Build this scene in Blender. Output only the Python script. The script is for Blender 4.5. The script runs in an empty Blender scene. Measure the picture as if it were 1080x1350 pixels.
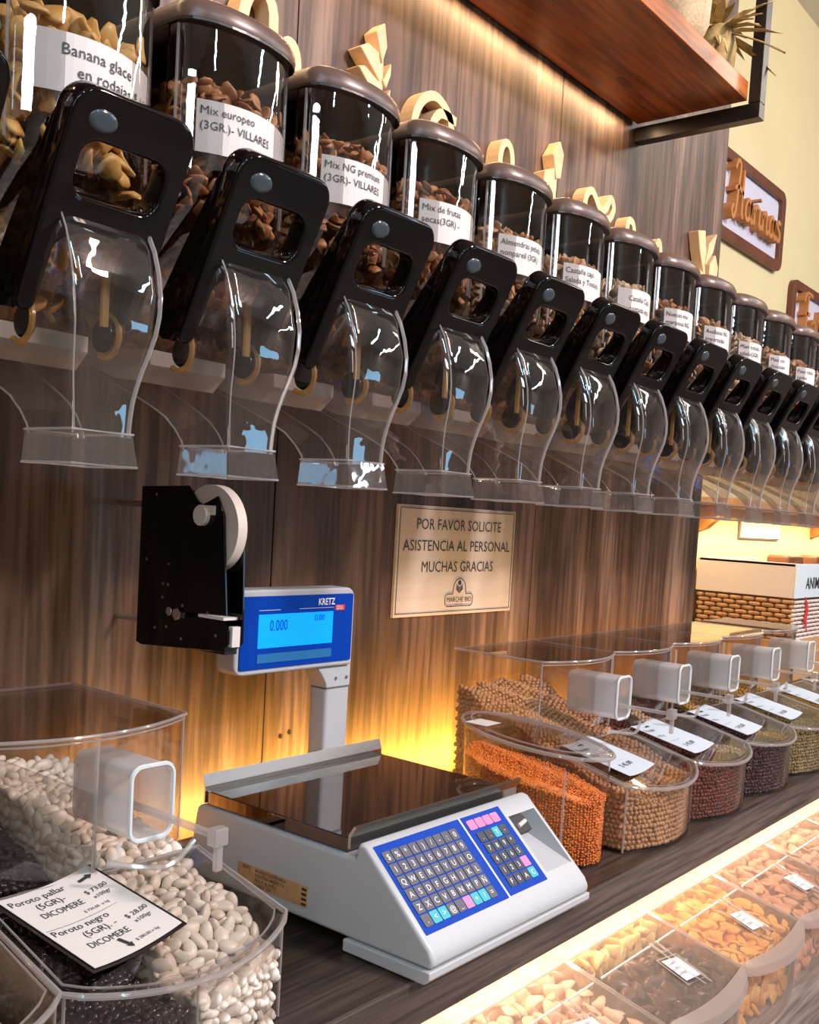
import bpy, bmesh, math, random
import numpy as np
from mathutils import Matrix, Vector
random.seed(7); RNG = np.random.default_rng(7)
S = bpy.context.scene
COL = S.collection
pi = math.pi

# ------------------------------------------------------------------ camera
cam = bpy.data.cameras.new('camera'); camo = bpy.data.objects.new('camera', cam); COL.objects.link(camo)
R = Matrix.Rotation(-0.890295, 4, 'Z') @ Matrix.Rotation(1.507446, 4, 'X') @ Matrix.Rotation(0.0580796, 4, 'Z')
camo.matrix_world = Matrix.Translation((0, -1.15, 1.406)) @ R
cam.sensor_fit = 'HORIZONTAL'; cam.sensor_width = 36
cam.lens = 1338.665 / 1080 * 36
cam.shift_y = (763.794 - 675) / 1080
cam.clip_start = 0.02
S.camera = camo
# ------------------------------------------------------------------ world, exposure, lights
w = bpy.data.worlds.new('world'); S.world = w; w.use_nodes = True
bg = w.node_tree.nodes['Background']; bg.inputs[0].default_value = (1.0, 0.86, 0.76, 1); bg.inputs[1].default_value = 0.25
S.view_settings.view_transform = 'Standard'; S.view_settings.look = 'None'
S.view_settings.exposure = 0.1; S.view_settings.gamma = 1; S.view_settings.use_curve_mapping = False
S.cycles.transparent_max_bounces = 64; S.cycles.max_bounces = 10; S.cycles.glossy_bounces = 5
S.cycles.transmission_bounces = 6; S.cycles.diffuse_bounces = 3
S.cycles.sample_clamp_indirect = 4.0; S.cycles.caustics_reflective = False; S.cycles.caustics_refractive = False

def area(name, loc, target, sx, sy, power, color):
    l = bpy.data.lights.new(name, 'AREA'); l.shape = 'RECTANGLE'; l.size = sx; l.size_y = sy
    l.energy = power; l.color = color
    o = bpy.data.objects.new(name, l); COL.objects.link(o); o.location = loc
    d = Vector(target) - Vector(loc)
    o.rotation_euler = d.to_track_quat('-Z', 'Y').to_euler()
    return o
KEY = (1.0, 0.86, 0.84)
area('ceiling_lamp', (2.1, -3.3, 3.60), (1.5, 0, 1.6), 0.5, 0.22, 150, (1.0, 0.84, 0.86))      # throws the shelf's shadow
for i, (x, y, c, p) in enumerate([(-0.9, -2.4, (0.42, 0.8, 1.0), 26), (0.3, -3.6, (0.5, 0.82, 1.0), 26), (1.6, -2.2, (1.0, 0.84, 0.7), 22),
                                  (3.6, -2.6, (0.6, 0.85, 1.0), 26), (5.2, -2.4, (1.0, 0.86, 0.74), 28), (5.5, -3.8, (0.8, 0.9, 1.0), 28)]):
    area('tube_and_fill', (x, y, 3.5), (x + .01, y + .6, 1), 0.12, 1.4, p, c)
area('tube_and_fill', (-2.0, -2.8, 2.9), (1, -.3, 1.1), 1.4, 0.5, 26, (0.8, 0.88, 1.0))  # large soft fill added to raise the room's light
area('reflection_panel', (4.6, -4.55, 1.45), (4.6, 0, 1.4), 1.4, 0.8, 16, (0.30, 0.66, 1.0))  # unseen blue panel added for blue reflections in the spouts
area('tube_and_fill', (4.6, -1.4, 3.5), (4.6, 0.2, 2.6), 1.0, 0.2, 12, (1.0, 0.88, 0.74))  # added lamp that brightens the green wall
area('reflection_panel', (-2.95, -2.6, 1.7), (2, -.6, 1.4), 1.2, 1.6, 26, (1.0, 0.84, 0.74))  # unseen panel added to brighten the room and its reflections
area('shelf_led', (0.6, -0.030, 2.318), (0.6, 0.01, 1.6), 3.0, 0.010, 7, (1.0, 0.66, 0.36))
area('counter_led', (1.9, -0.095, 0.915), (1.9, 0.0, 0.93), 1.5, 0.012, 22.0, (1.0, 0.52, 0.08))
area('counter_led', (0.85, -0.090, 0.925), (0.85, 0.0, 0.955), 0.62, 0.012, 6.0, (1.0, 0.58, 0.14))
area('fascia_led', (1.7, -0.382, 0.868), (1.7, -0.46, 0.0), 2.6, 0.014, 11, (1.0, 0.72, 0.50))
area('niche_led', (4.6, 0.40, 1.47), (4.6, 0.44, 0.9), 1.8, 0.03, 9, (1.0, 0.72, 0.36))
area('niche_led', (3.4, 0.30, 1.9), (3.6, 0.35, 1.0), 0.9, 0.03, 5, (1.0, 0.74, 0.40))

# ------------------------------------------------------------------ materials
MATS = {}
def mat(name, col=(.5, .5, .5), rough=.5, metal=0., spec=.5, emit=None, es=1., coat=0.):
    if name in MATS: return MATS[name]
    m = bpy.data.materials.new(name); m.use_nodes = True; MATS[name] = m
    b = m.node_tree.nodes['Principled BSDF']
    b.inputs['Base Color'].default_value = (*col, 1); b.inputs['Roughness'].default_value = rough
    b.inputs['Metallic'].default_value = metal; b.inputs['Specular IOR Level'].default_value = spec
    b.inputs['Coat Weight'].default_value = coat
    if emit: b.inputs['Emission Color'].default_value = (*emit, 1); b.inputs['Emission Strength'].default_value = es
    return m
def noisy(name, c1, c2, scale=(20, 20, 20), rough=.5, bump=0., detail=6, dist=0., spec=.5, c3=None, nscale=1.):
    m = mat(name, c1, rough, spec=spec); nt = m.node_tree; b = nt.nodes['Principled BSDF']
    tc = nt.nodes.new('ShaderNodeTexCoord'); mp = nt.nodes.new('ShaderNodeMapping'); mp.inputs['Scale'].default_value = scale
    n = nt.nodes.new('ShaderNodeTexNoise'); n.inputs['Detail'].default_value = detail; n.inputs['Scale'].default_value = nscale
    n.inputs['Distortion'].default_value = dist; n.inputs['Roughness'].default_value = .6
    r = nt.nodes.new('ShaderNodeValToRGB'); r.color_ramp.elements[0].color = (*c1, 1); r.color_ramp.elements[1].color = (*c2, 1)
    r.color_ramp.elements[0].position = .32; r.color_ramp.elements[1].position = .68
    if c3: e = r.color_ramp.elements.new(.5); e.color = (*c3, 1)
    L = nt.links.new
    L(tc.outputs['Object'], mp.inputs[0]); L(mp.outputs[0], n.inputs['Vector']); L(n.outputs[0], r.inputs[0]); L(r.outputs[0], b.inputs['Base Color'])
    if bump:
        bp = nt.nodes.new('ShaderNodeBump'); bp.inputs['Strength'].default_value = bump; bp.inputs['Distance'].default_value = .002
        L(n.outputs[0], bp.inputs['Height']); L(bp.outputs[0], b.inputs['Normal'])
    return m
def wood_panel(name, dark, mid, light, coarse=(9, 9, .8), fine=(120, 120, 4), rough=.45, spec=.4):
    m = mat(name, mid, rough, spec=spec); nt = m.node_tree; b = nt.nodes['Principled BSDF']; L = nt.links.new
    tc = nt.nodes.new('ShaderNodeTexCoord')
    def nz(sc, det, dist):
        mp = nt.nodes.new('ShaderNodeMapping'); mp.inputs['Scale'].default_value = sc
        n = nt.nodes.new('ShaderNodeTexNoise'); n.inputs['Detail'].default_value = det; n.inputs['Scale'].default_value = 1; n.inputs['Distortion'].default_value = dist
        L(tc.outputs['Object'], mp.inputs[0]); L(mp.outputs[0], n.inputs['Vector']); return n
    a = nz(coarse, 8, .6); f = nz(fine, 6, .2)
    r = nt.nodes.new('ShaderNodeValToRGB'); e = r.color_ramp.elements
    e[0].color = (*dark, 1); e[0].position = .3; e[1].color = (*light, 1); e[1].position = .72; x = e.new(.5); x.color = (*mid, 1)
    L(a.outputs[0], r.inputs[0])
    mx = nt.nodes.new('ShaderNodeMixRGB'); mx.blend_type = 'MULTIPLY'; mx.inputs[0].default_value = .75
    r2 = nt.nodes.new('ShaderNodeValToRGB'); r2.color_ramp.elements[0].color = (.35, .33, .32, 1); r2.color_ramp.elements[0].position = .38
    r2.color_ramp.elements[1].color = (1.25, 1.2, 1.15, 1); r2.color_ramp.elements[1].position = .6
    L(f.outputs[0], r2.inputs[0]); L(r.outputs[0], mx.inputs[1]); L(r2.outputs[0], mx.inputs[2]); L(mx.outputs[0], b.inputs['Base Color'])
    bp = nt.nodes.new('ShaderNodeBump'); bp.inputs['Strength'].default_value = .25; bp.inputs['Distance'].default_value = .001
    L(f.outputs[0], bp.inputs['Height']); L(bp.outputs[0], b.inputs['Normal'])
    return m
def clear(name, tint=(.95, .93, .91), haze=.0, hazecol=(.9, .9, .9), rough=.02, boost=1.0, ior=1.49, edge=(.62, .56, .52), bump=0.):
    m = bpy.data.materials.new(name); m.use_nodes = True; MATS[name] = m; nt = m.node_tree; L = nt.links.new
    for n in list(nt.nodes): nt.nodes.remove(n)
    out = nt.nodes.new('ShaderNodeOutputMaterial')
    tr = nt.nodes.new('ShaderNodeBsdfTransparent'); gl = nt.nodes.new('ShaderNodeBsdfGlossy'); gl.inputs['Roughness'].default_value = rough
    lw = nt.nodes.new('ShaderNodeLayerWeight'); lw.inputs['Blend'].default_value = .25
    rc = nt.nodes.new('ShaderNodeValToRGB'); rc.color_ramp.elements[0].color = (*tint, 1); rc.color_ramp.elements[1].color = (*edge, 1)
    rc.color_ramp.elements[0].position = .25
    L(lw.outputs['Facing'], rc.inputs[0]); L(rc.outputs[0], tr.inputs[0])
    fr = nt.nodes.new('ShaderNodeLayerWeight'); fr.inputs['Blend'].default_value = .5      # Schlick reflectance, the same from both sides of the sheet
    pw = nt.nodes.new('ShaderNodeMath'); pw.operation = 'POWER'; pw.inputs[1].default_value = 4.5; L(fr.outputs['Facing'], pw.inputs[0])
    mu = nt.nodes.new('ShaderNodeMath'); mu.operation = 'MULTIPLY_ADD'; mu.inputs[1].default_value = .8; mu.inputs[2].default_value = .042 * boost; mu.use_clamp = True
    L(pw.outputs[0], mu.inputs[0])
    mx = nt.nodes.new('ShaderNodeMixShader'); L(mu.outputs[0], mx.inputs[0]); L(tr.outputs[0], mx.inputs[1]); L(gl.outputs[0], mx.inputs[2])
    if bump:
        tc = nt.nodes.new('ShaderNodeTexCoord'); n = nt.nodes.new('ShaderNodeTexNoise'); n.inputs['Scale'].default_value = 28; n.inputs['Detail'].default_value = 2
        bp = nt.nodes.new('ShaderNodeBump'); bp.inputs['Strength'].default_value = bump; bp.inputs['Distance'].default_value = .004
        L(tc.outputs['Object'], n.inputs['Vector']); L(n.outputs[0], bp.inputs['Height']); L(bp.outputs[0], gl.inputs['Normal']); L(bp.outputs[0], fr.inputs['Normal'])
    res = mx
    if haze:
        df = nt.nodes.new('ShaderNodeBsdfDiffuse'); df.inputs[0].default_value = (*hazecol, 1)
        tl = nt.nodes.new('ShaderNodeBsdfTranslucent'); tl.inputs[0].default_value = (*hazecol, 1)
        m0 = nt.nodes.new('ShaderNodeMixShader'); m0.inputs[0].default_value = .5; L(df.outputs[0], m0.inputs[1]); L(tl.outputs[0], m0.inputs[2])
        m2 = nt.nodes.new('ShaderNodeMixShader'); m2.inputs[0].default_value = haze; L(mx.outputs[0], m2.inputs[1]); L(m0.outputs[0], m2.inputs[2]); res = m2
    L(res.outputs[0], out.inputs[0]); return m

M_wall = wood_panel('wall_wood', (.042, .021, .013), (.115, .068, .048), (.27, .18, .135), coarse=(7, 7, 1.1), fine=(95, 95, 5))
M_counter = wood_panel('counter_wood', (.025, .016, .012), (.052, .034, .026), (.10, .07, .055), coarse=(1.2, 14, 14), fine=(5, 140, 140), rough=.35)
M_edge = wood_panel('counter_edge', (.05, .035, .03), (.085, .062, .052), (.14, .105, .09), coarse=(1.2, 14, 14), fine=(5, 140, 140), rough=.5)
M_greywood = wood_panel('grey_board', (.12, .10, .09), (.26, .22, .2), (.42, .38, .35), coarse=(1.5, 18, 9), fine=(6, 150, 150))
M_cedar = wood_panel('cedar_board', (.20, .050, .010), (.34, .095, .020), (.45, .14, .032), coarse=(1.4, 5, 5), fine=(5, 60, 60), rough=.32)
M_green = noisy('green_paint', (.66, .58, .33), (.70, .62, .36), (3, 3, 3), .7, .02)
M_ceil = mat('ceiling_paint', (.75, .72, .68), .8)
M_white_wall = mat('shop_wall', (.42, .36, .32), .8)
M_black = mat('gloss_black', (.0035, .0018, .0018), .07, spec=.32)
M_blackmat = mat('black_metal', (.012, .008, .008), .38)
M_button = mat('handle_button', (.05, .065, .075), .12)
M_lid = mat('mocha_lid', (.125, .075, .058), .30, spec=.4)
M_liddark = mat('mocha_side', (.018, .010, .008), .3)
M_clear = clear('clear_acrylic', (.95, .93, .915), boost=1.3)
M_shade = clear('shade_sheet', (.30, .24, .22), boost=1.5, edge=(.15, .12, .11))  # dark tint paints the shade inside the hopper top
M_hop = clear('hopper_acrylic', (.91, .90, .90), boost=4.6, edge=(.6, .56, .54), bump=.12)
M_spout = clear('spout_acrylic', (.94, .92, .905), haze=.018, hazecol=(1, .9, .82), boost=3.2, edge=(.62, .56, .52), bump=.25)
M_bead = clear('acrylic_edge', (.86, .84, .83), haze=.28, hazecol=(.95, .9, .87), boost=2.2, rough=.08)
M_frost = clear('frosted_acrylic', (.9, .88, .86), haze=.38, hazecol=(.72, .62, .56), rough=.3)
M_outlet = clear('outlet_acrylic', (.93, .91, .9), haze=.05, hazecol=(1, .92, .86), boost=3.5, rough=.05, bump=.3)
M_scoop = clear('scoop_plastic', (.92, .92, .93), haze=.42, hazecol=(.93, .9, .88), rough=.15, boost=1.2)
M_scooprim = mat('scoop_rim', (.62, .66, .66), .3)
M_chute = clear('chute_plastic', (.9, .88, .86), haze=.60, hazecol=(.86, .78, .70), rough=.2, boost=2.0)
M_liner = mat('white_liner', (.72, .66, .60), .5)
M_amber = clear('amber_gate', (.95, .72, .35), haze=.35, hazecol=(.75, .5, .2), rough=.2)
M_paper = mat('white_paper', (.66, .61, .57), .6)
M_paperblue = mat('cool_paper', (.55, .62, .68), .5)
M_ink = mat('black_ink', (.03, .025, .025), .6)
M_inkgrey = mat('grey_ink', (.16, .14, .13), .6)
M_cream = mat('scale_plastic', (.47, .48, .49), .35)
M_screw = mat('screw_steel', (.6, .58, .55), .25, metal=1)
M_steel = mat('polished_steel', (.78, .75, .73), .22, metal=1)
M_plate = mat('steel_platter', (.20, .165, .15), .035, metal=1)
M_blue = mat('panel_blue', (.0, .045, .36), .42, spec=.12)
M_lcd = mat('lcd_glow', (.0, .2, .6), .2, emit=(.0, .27, 1.0), es=1.0)
M_lcdlow = mat('lcd_low', (.02, .16, .40), .25)
M_red = mat('red_print', (.65, .03, .04), .4)
M_keygrey = mat('key_grey', (.085, .08, .10), .4)
M_keydark = mat('key_dark', (.02, .028, .045), .4)
M_keypink = mat('key_pink', (.85, .20, .42), .4)
M_keyteal = mat('key_teal', (.03, .40, .46), .4)
M_print = mat('white_print', (.85, .85, .85), .5)
M_mdf = noisy('pale_letter_wood', (.80, .52, .26), (.88, .62, .34), (8, 8, 30), .45)
M_orangewood = noisy('orange_letter_wood', (.42, .16, .04), (.55, .24, .07), (8, 8, 30), .5)
M_frame = noisy('brown_sign_frame', (.10, .03, .015), (.16, .05, .025), (10, 30, 10), .45)
M_signwhite = mat('sign_white', (.62, .62, .74), .4)
M_plaque = noisy('brushed_plaque', (.58, .50, .42), (.66, .58, .50), (2, 2, 40), .28, spec=.6)
M_wicker = noisy('wicker', (.28, .13, .05), (.50, .28, .12), (30, 30, 60), .6)
M_wickerw = noisy('wicker_white', (.62, .50, .42), (.75, .66, .6), (30, 30, 60), .6)
M_cloth = mat('basket_cloth', (.60, .50, .44), .8)
M_clothw = mat('basket_cloth_print', (.62, .70, .74), .8)
M_tray = noisy('tray_wood', (.45, .24, .10), (.60, .36, .17), (4, 40, 40), .5)
M_blockwood = noisy('block_wood', (.14, .05, .02), (.28, .11, .05), (10, 10, 40), .5)
M_glass = clear('jar_glass', (.93, .93, .9), boost=1.0)
M_husk = noisy('dried_husk', (.45, .30, .10), (.68, .52, .24), (60, 60, 60), .7)
M_huskg = noisy('green_husk', (.26, .17, .05), (.46, .34, .12), (60, 60, 60), .7)
M_sack = noisy('burlap', (.50, .36, .20), (.72, .58, .38), (200, 200, 200), .9, .4)
M_tape = mat('white_tape', (.70, .62, .55), .45)

# ------------------------------------------------------------------ mesh builder
ORG = {}
def tag(o, label=None, cat=None, group=None, kind=None):
    if label: o['label'] = label
    if cat: o['category'] = cat
    if group: o['group'] = group
    if kind: o['kind'] = kind
    return o
def thing(name, label, cat, loc=(0, 0, 0), group=None):
    o = bpy.data.objects.new(name, None); COL.objects.link(o); o.location = loc; o.empty_display_size = .05
    ORG[o.name] = Vector(loc); return tag(o, label, cat, group)
class MB:
    def __init__(s): s.v = []; s.f = []; s.mi = []; s.cur = 0
    def add(s, vs, fs, M=None):
        n = len(s.v)
        s.v += [tuple(M @ Vector(p)) for p in vs] if M is not None else [tuple(p) for p in vs]
        s.f += [tuple(i + n for i in f) for f in fs]; s.mi += [s.cur] * len(fs); return s
    def box(s, x0, x1, y0, y1, z0, z1, M=None):
        vs = [(x, y, z) for x in (x0, x1) for y in (y0, y1) for z in (z0, z1)]
        return s.add(vs, [(0, 1, 3, 2), (4, 6, 7, 5), (0, 4, 5, 1), (2, 3, 7, 6), (0, 2, 6, 4), (1, 5, 7, 3)], M)
    def prism(s, poly, a, b, fn, caps=True):
        """poly 2D list, extruded from a to b; fn(u,v,t)->xyz"""
        n = len(poly); vs = [fn(u, v, a) for u, v in poly] + [fn(u, v, b) for u, v in poly]
        fs = [(i, (i + 1) % n, n + (i + 1) % n, n + i) for i in range(n)]
        if caps: fs += [tuple(range(n))[::-1], tuple(range(n, 2 * n))]
        return s.add(vs, fs)
    def loft(s, rings, caps=(True, True), closed=True):
        n = len(rings[0]); vs = [p for r in rings for p in r]; fs = []
        for k in range(len(rings) - 1):
            for i in range(n if closed else n - 1):
                j = (i + 1) % n; fs.append((k * n + i, k * n + j, (k + 1) * n + j, (k + 1) * n + i))
        if caps[0]: fs.append(tuple(range(n))[::-1])
        if caps[1]: fs.append(tuple(range((len(rings) - 1) * n, len(rings) * n)))
        return s.add(vs, fs)
    def tube(s, pts, r, n=8, closed=False, rx=None):
        pts = [Vector(p) for p in pts]; rings = []; m = len(pts); up = Vector((0, 0, 1)); prev = None
        for i, p in enumerate(pts):
            if closed: t = pts[(i + 1) % m] - pts[i - 1]
            else: t = pts[min(i + 1, m - 1)] - pts[max(i - 1, 0)]
            t.normalize()
            if prev is None:
                a = t.cross(up)
                if a.length < .1: a = t.cross(Vector((0, 1, 0)))
            else: a = prev - t * prev.dot(t)
            a.normalize(); prev = a; b = t.cross(a); q = r[i] if isinstance(r, (list, tuple)) else r
            rings.append([tuple(p + a * math.cos(2 * pi * k / n) * q + b * math.sin(2 * pi * k / n) * (rx or q)) for k in range(n)])
        if closed: rings.append(rings[0]); return s.loft(rings, (False, False))
        return s.loft(rings)
    def cyl(s, c, axis, r, h, n=20, r2=None):
        c = Vector(c); a = Vector(axis).normalized(); u = a.orthogonal().normalized(); w = a.cross(u); r2 = r if r2 is None else r2
        f = lambda q, z: [tuple(c + a * z + (u * math.cos(2 * pi * k / n) + w * math.sin(2 * pi * k / n)) * q) for k in range(n)]
        return s.loft([f(r, 0), f(r2, h)])
    def build(s, name, mats, parent=None, smooth=False, bevel=0, seg=2, angle=35, label=None, cat=None, group=None, kind=None, recalc=True):
        me = bpy.data.meshes.new(name)
        v = np.array(s.v, dtype=float)
        if parent is not None: o0 = ORG[parent.name]
        else:
            mn, mxx = v.min(0), v.max(0); o0 = Vector(((mn[0] + mxx[0]) / 2, (mn[1] + mxx[1]) / 2, mn[2]))
        v = v - np.array(o0)
        me.from_pydata(v.tolist(), [], s.f)
        if not isinstance(mats, (list, tuple)): mats = [mats]
        for m in mats: me.materials.append(m)
        if len(mats) > 1: me.polygons.foreach_set('material_index', s.mi)
        if recalc:
            bm = bmesh.new(); bm.from_mesh(me); bmesh.ops.recalc_face_normals(bm, faces=bm.faces); bm.to_mesh(me); bm.free()
        if smooth:
            me.polygons.foreach_set('use_smooth', [True] * len(me.polygons))
            if angle < 180: me.set_sharp_from_angle(angle=math.radians(angle))
        me.update()
        o = bpy.data.objects.new(name, me); COL.objects.link(o)
        if parent is not None: o.parent = parent
        else: o.location = o0
        ORG[o.name] = Vector(o0)
        if bevel:
            b = o.modifiers.new('bevel', 'BEVEL'); b.width = bevel; b.segments = seg; b.limit_method = 'ANGLE'; b.angle_limit = math.radians(40)
            if not smooth: me.polygons.foreach_set('use_smooth', [True] * len(me.polygons)); b.harden_normals = True
        return tag(o, label, cat, group, kind)
_TC = {}
FONT = None
def tmesh(body, size=1., align='LEFT', extrude=0., bold=0., shear=0., res=2):
    k = (body, align, extrude, bold, shear, res)
    if k not in _TC:
        c = bpy.data.curves.new('t', 'FONT'); c.body = body; c.size = 1; c.align_x = align; c.extrude = extrude; c.offset = bold; c.shear = shear; c.resolution_u = res
        o = bpy.data.objects.new('t', c); COL.objects.link(o); bpy.context.view_layer.update()
        me = bpy.data.meshes.new_from_object(o.evaluated_get(bpy.context.evaluated_depsgraph_get()))
        vs = [tuple(x.co) for x in me.vertices]; fs = [tuple(p.vertices) for p in me.polygons]
        bpy.data.objects.remove(o); bpy.data.curves.remove(c); bpy.data.meshes.remove(me); _TC[k] = (vs, fs)
    vs, fs = _TC[k]
    return [(x * size, y * size, z * size) for x, y, z in vs], fs
def wall_text(mb, body, size, x, z, y, align='LEFT', bold=.0, sx=1.):   # upright text facing -Y
    vs, fs = tmesh(body, size, align, bold=bold)
    mb.add([(x + a * sx, y, z + b) for a, b, c in vs], fs)
def frame_text(mb, body, size, P, U, V, align='LEFT', bold=0., sx=1.):
    vs, fs = tmesh(body, size, align, bold=bold); P, U, V = Vector(P), Vector(U), Vector(V)
    mb.add([tuple(P + U * a * sx + V * b) for a, b, c in vs], fs)
def fill2d(splines, depth, bevel=0., res=1):
    """planar shape with holes -> (verts, faces) in local XY, thickness +-depth"""
    c = bpy.data.curves.new('c', 'CURVE'); c.dimensions = '2D'; c.fill_mode = 'BOTH'; c.extrude = depth; c.bevel_depth = bevel; c.bevel_resolution = 2; c.offset = -bevel
    for pts in splines:
        sp = c.splines.new('POLY'); sp.points.add(len(pts) - 1); sp.use_cyclic_u = True
        for p, q in zip(sp.points, pts): p.co = (q[0], q[1], 0, 1)
    o = bpy.data.objects.new('c', c); COL.objects.link(o); bpy.context.view_layer.update()
    me = bpy.data.meshes.new_from_object(o.evaluated_get(bpy.context.evaluated_depsgraph_get()))
    r = [tuple(x.co) for x in me.vertices], [tuple(p.vertices) for p in me.polygons]
    bpy.data.objects.remove(o); bpy.data.curves.remove(c); bpy.data.meshes.remove(me); return r
def rrect(x0, x1, y0, y1, r, n=6, rs=None):
    rs = rs or (r, r, r, r); out = []
    for (cx, cy, a, q) in ((x1, y1, 0, rs[0]), (x0, y1, 90, rs[1]), (x0, y0, 180, rs[2]), (x1, y0, 270, rs[3])):
        sx = -1 if cx == x1 else 1; sy = -1 if cy == y1 else 1
        for k in range(n + 1):
            t = math.radians(a + 90 * k / n); out.append((cx + sx * q + q * math.cos(t), cy + sy * q + q * math.sin(t)))
    return out
def copy_tree(o, parent=None):
    c = o.copy(); COL.objects.link(c); c.parent = parent; ORG[c.name] = ORG[o.name]
    for ch in list(o.children): copy_tree(ch, c)
    return c
def ico(sub):
    bm = bmesh.new(); bmesh.ops.create_icosphere(bm, subdivisions=sub, radius=1.)
    v = np.array([x.co[:] for x in bm.verts]); f = np.array([[x.index for x in q.verts] for q in bm.faces]); bm.free(); return v, f
ICO1, ICO2, ICO3 = ico(1), ico(2), ico(3)
def rots(n):
    q = RNG.normal(size=(n, 4)); q /= np.linalg.norm(q, axis=1)[:, None]; a, b, c, d = q.T
    return np.stack([np.stack([1 - 2 * (c * c + d * d), 2 * (b * c - a * d), 2 * (b * d + a * c)], 1),
                     np.stack([2 * (b * c + a * d), 1 - 2 * (b * b + d * d), 2 * (c * d - a * b)], 1),
                     np.stack([2 * (b * d - a * c), 2 * (c * d + a * b), 1 - 2 * (b * b + c * c)], 1)], 1)
def scatter(P, base, sc, jit=.12):
    """numpy verts/faces for many copies of base at points P with random rotation"""
    bv, bf = base; n = len(P); Rm = rots(n); s = np.array(sc)[None, :] * (1 + RNG.uniform(-jit, jit, (n, 1)))
    V = np.einsum('nij,nkj->nki', Rm, bv[None] * s[:, None, :]) + P[:, None, :]
    F = bf[None] + (np.arange(n) * len(bv))[:, None, None]
    return V.reshape(-1, 3), F.reshape(-1, 3)
def np_obj(name, V, F, m, parent=None, **kw):
    me = bpy.data.meshes.new(name); mn, mx_ = V.min(0), V.max(0)
    o0 = ORG[parent.name] if parent is not None else Vector(((mn[0] + mx_[0]) / 2, (mn[1] + mx_[1]) / 2, mn[2]))
    V = V - np.array(o0)
    me.vertices.add(len(V)); me.vertices.foreach_set('co', V.ravel()); me.loops.add(F.size); me.loops.foreach_set('vertex_index', F.ravel().astype(np.int32))
    me.polygons.add(len(F)); me.polygons.foreach_set('loop_start', np.arange(0, F.size, F.shape[1], dtype=np.int32)); me.update(calc_edges=True)
    me.polygons.foreach_set('use_smooth', [True] * len(F)); me.materials.append(m)
    o = bpy.data.objects.new(name, me); COL.objects.link(o)
    if parent is not None: o.parent = parent
    else: o.location = o0
    ORG[o.name] = Vector(o0); return tag(o, **kw)

# ------------------------------------------------------------------ the setting
def struct(mb, name, m, **kw): return mb.build(name, m, kind='structure', **kw)
struct(MB().box(-3, 8, -4.6, .6, -.1, 0), 'floor', M_greywood)
struct(MB().box(-3, 8, -4.6, .6, 3.69, 3.8), 'ceiling', M_ceil)
struct(MB().box(-3, 8, -4.8, -4.6, 0, 3.69), 'wall_front', M_white_wall)
struct(MB().box(-3.2, -3, -4.6, .6, 0, 3.69), 'wall_left', M_white_wall)
struct(MB().box(8, 8.2, -4.6, .6, 0, 3.69), 'wall_right', M_white_wall)
wg = struct(MB().box(2.60, 8, .5, .6, 0, 3.69), 'wall_green', M_green)
wb = struct(MB().box(-3, 2.668, .02, .6, 0, 3.69), 'wall_back', M_blackmat)
seams = [-3, -1.18, -.43, .325, 1.081, 1.829, 2.674]
for a, b in zip(seams[:-1], seams[1:]):
    mb = MB().box(a + .001, b - .001, 0, .02, 0, 3.69); mb.build('panel', M_wall, wb, bevel=.0008, seg=1)
mb = MB()
for x, z in ((1.118, 1.044), (1.137, 1.048)): mb.cyl((x, .0, z), (0, -1, 0), .0038, .0012, 14)
mb.build('screw_hole', M_liddark, wb)

# ------------------------------------------------------------------ counter
ct = thing('counter', 'long dark wood counter top carrying the scale and clear bins', 'counter', (1.5, -.25, 0))
MB().box(-1.2, 5.5, -.493, -.001, .872, .900).build('top', M_counter, ct, bevel=.001, seg=1)
MB().box(2.676, 5.5, -.0012, .499, .872, .900).build('top', M_counter, ct, bevel=.001, seg=1)
MB().box(-1.2, 5.5, -.499, -.4932, .8475, .9008).build('edge_band', M_edge, ct, bevel=.001, seg=1)
MB().box(-1.2, 5.5, -.36, -.34, .0, .872).build('back_board', M_greywood, ct)
MB().box(-1.2, 5.5, -.93, -.36, .575, .600).build('lower_shelf', M_greywood, ct, bevel=.002)
for x in (-1.1, .3, 2.7, 4.2): MB().box(x, x + .02, -.9, -.36, 0, .575).build('support', M_greywood, ct)
ch = thing('glow_shield', 'unseen lip added along the counter back to cut the wall glow', 'light shield', (1.2, -.09, .9))  # added out of sight; its lip cuts the glow on the wall
MB().box(.52, 1.20, -.108, -.1035, .9001, .952).box(.52, 1.20, -.108, -.082, .9485, .952).build('cover', M_greywood, ch)

# riser, basket etc. beyond the panel
rs = MB().box(3.2, 5.4, .02, .498, .9002, .992).build('riser', M_tray, None, bevel=.002, label='low wooden riser on the far counter under the woven basket', cat='riser')
bk = thing('basket', 'large woven basket with a cloth rim printed ANIMALE on a wooden tray', 'basket', (4.1, .29, .9925))
BX0, BX1, BY0, BY1 = 3.8, 4.45, .10, .47
MB().box(BX0 - .03, BX1 + .03, BY0 - .03, BY1 + .015, .9925, 1.02).build('tray', M_tray, bk, bevel=.002)
MB().box(BX0 + .008, BX1 - .008, BY0 + .008, BY1 - .008, 1.02, 1.27).build('liner', M_blockwood, bk)
mw = MB(); mw2 = MB()
rows = 9
for r in range(rows):
    z = 1.026 + r * .0175
    for s_ in range(9):
        y0 = BY0 + (s_ - .5 * (r % 2)) * .05; y1 = min(y0 + .040, BY1); y0 = max(y0, BY0)
        if y1 - y0 > .01: mw.tube([(BX0 + .006, y0, z), (BX0 - .002, y0 + .006, z), (BX0 - .004, (y0 + y1) / 2, z), (BX0 - .002, y1 - .006, z), (BX0 + .006, y1, z)], .0066, 6, rx=.0078)
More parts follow.
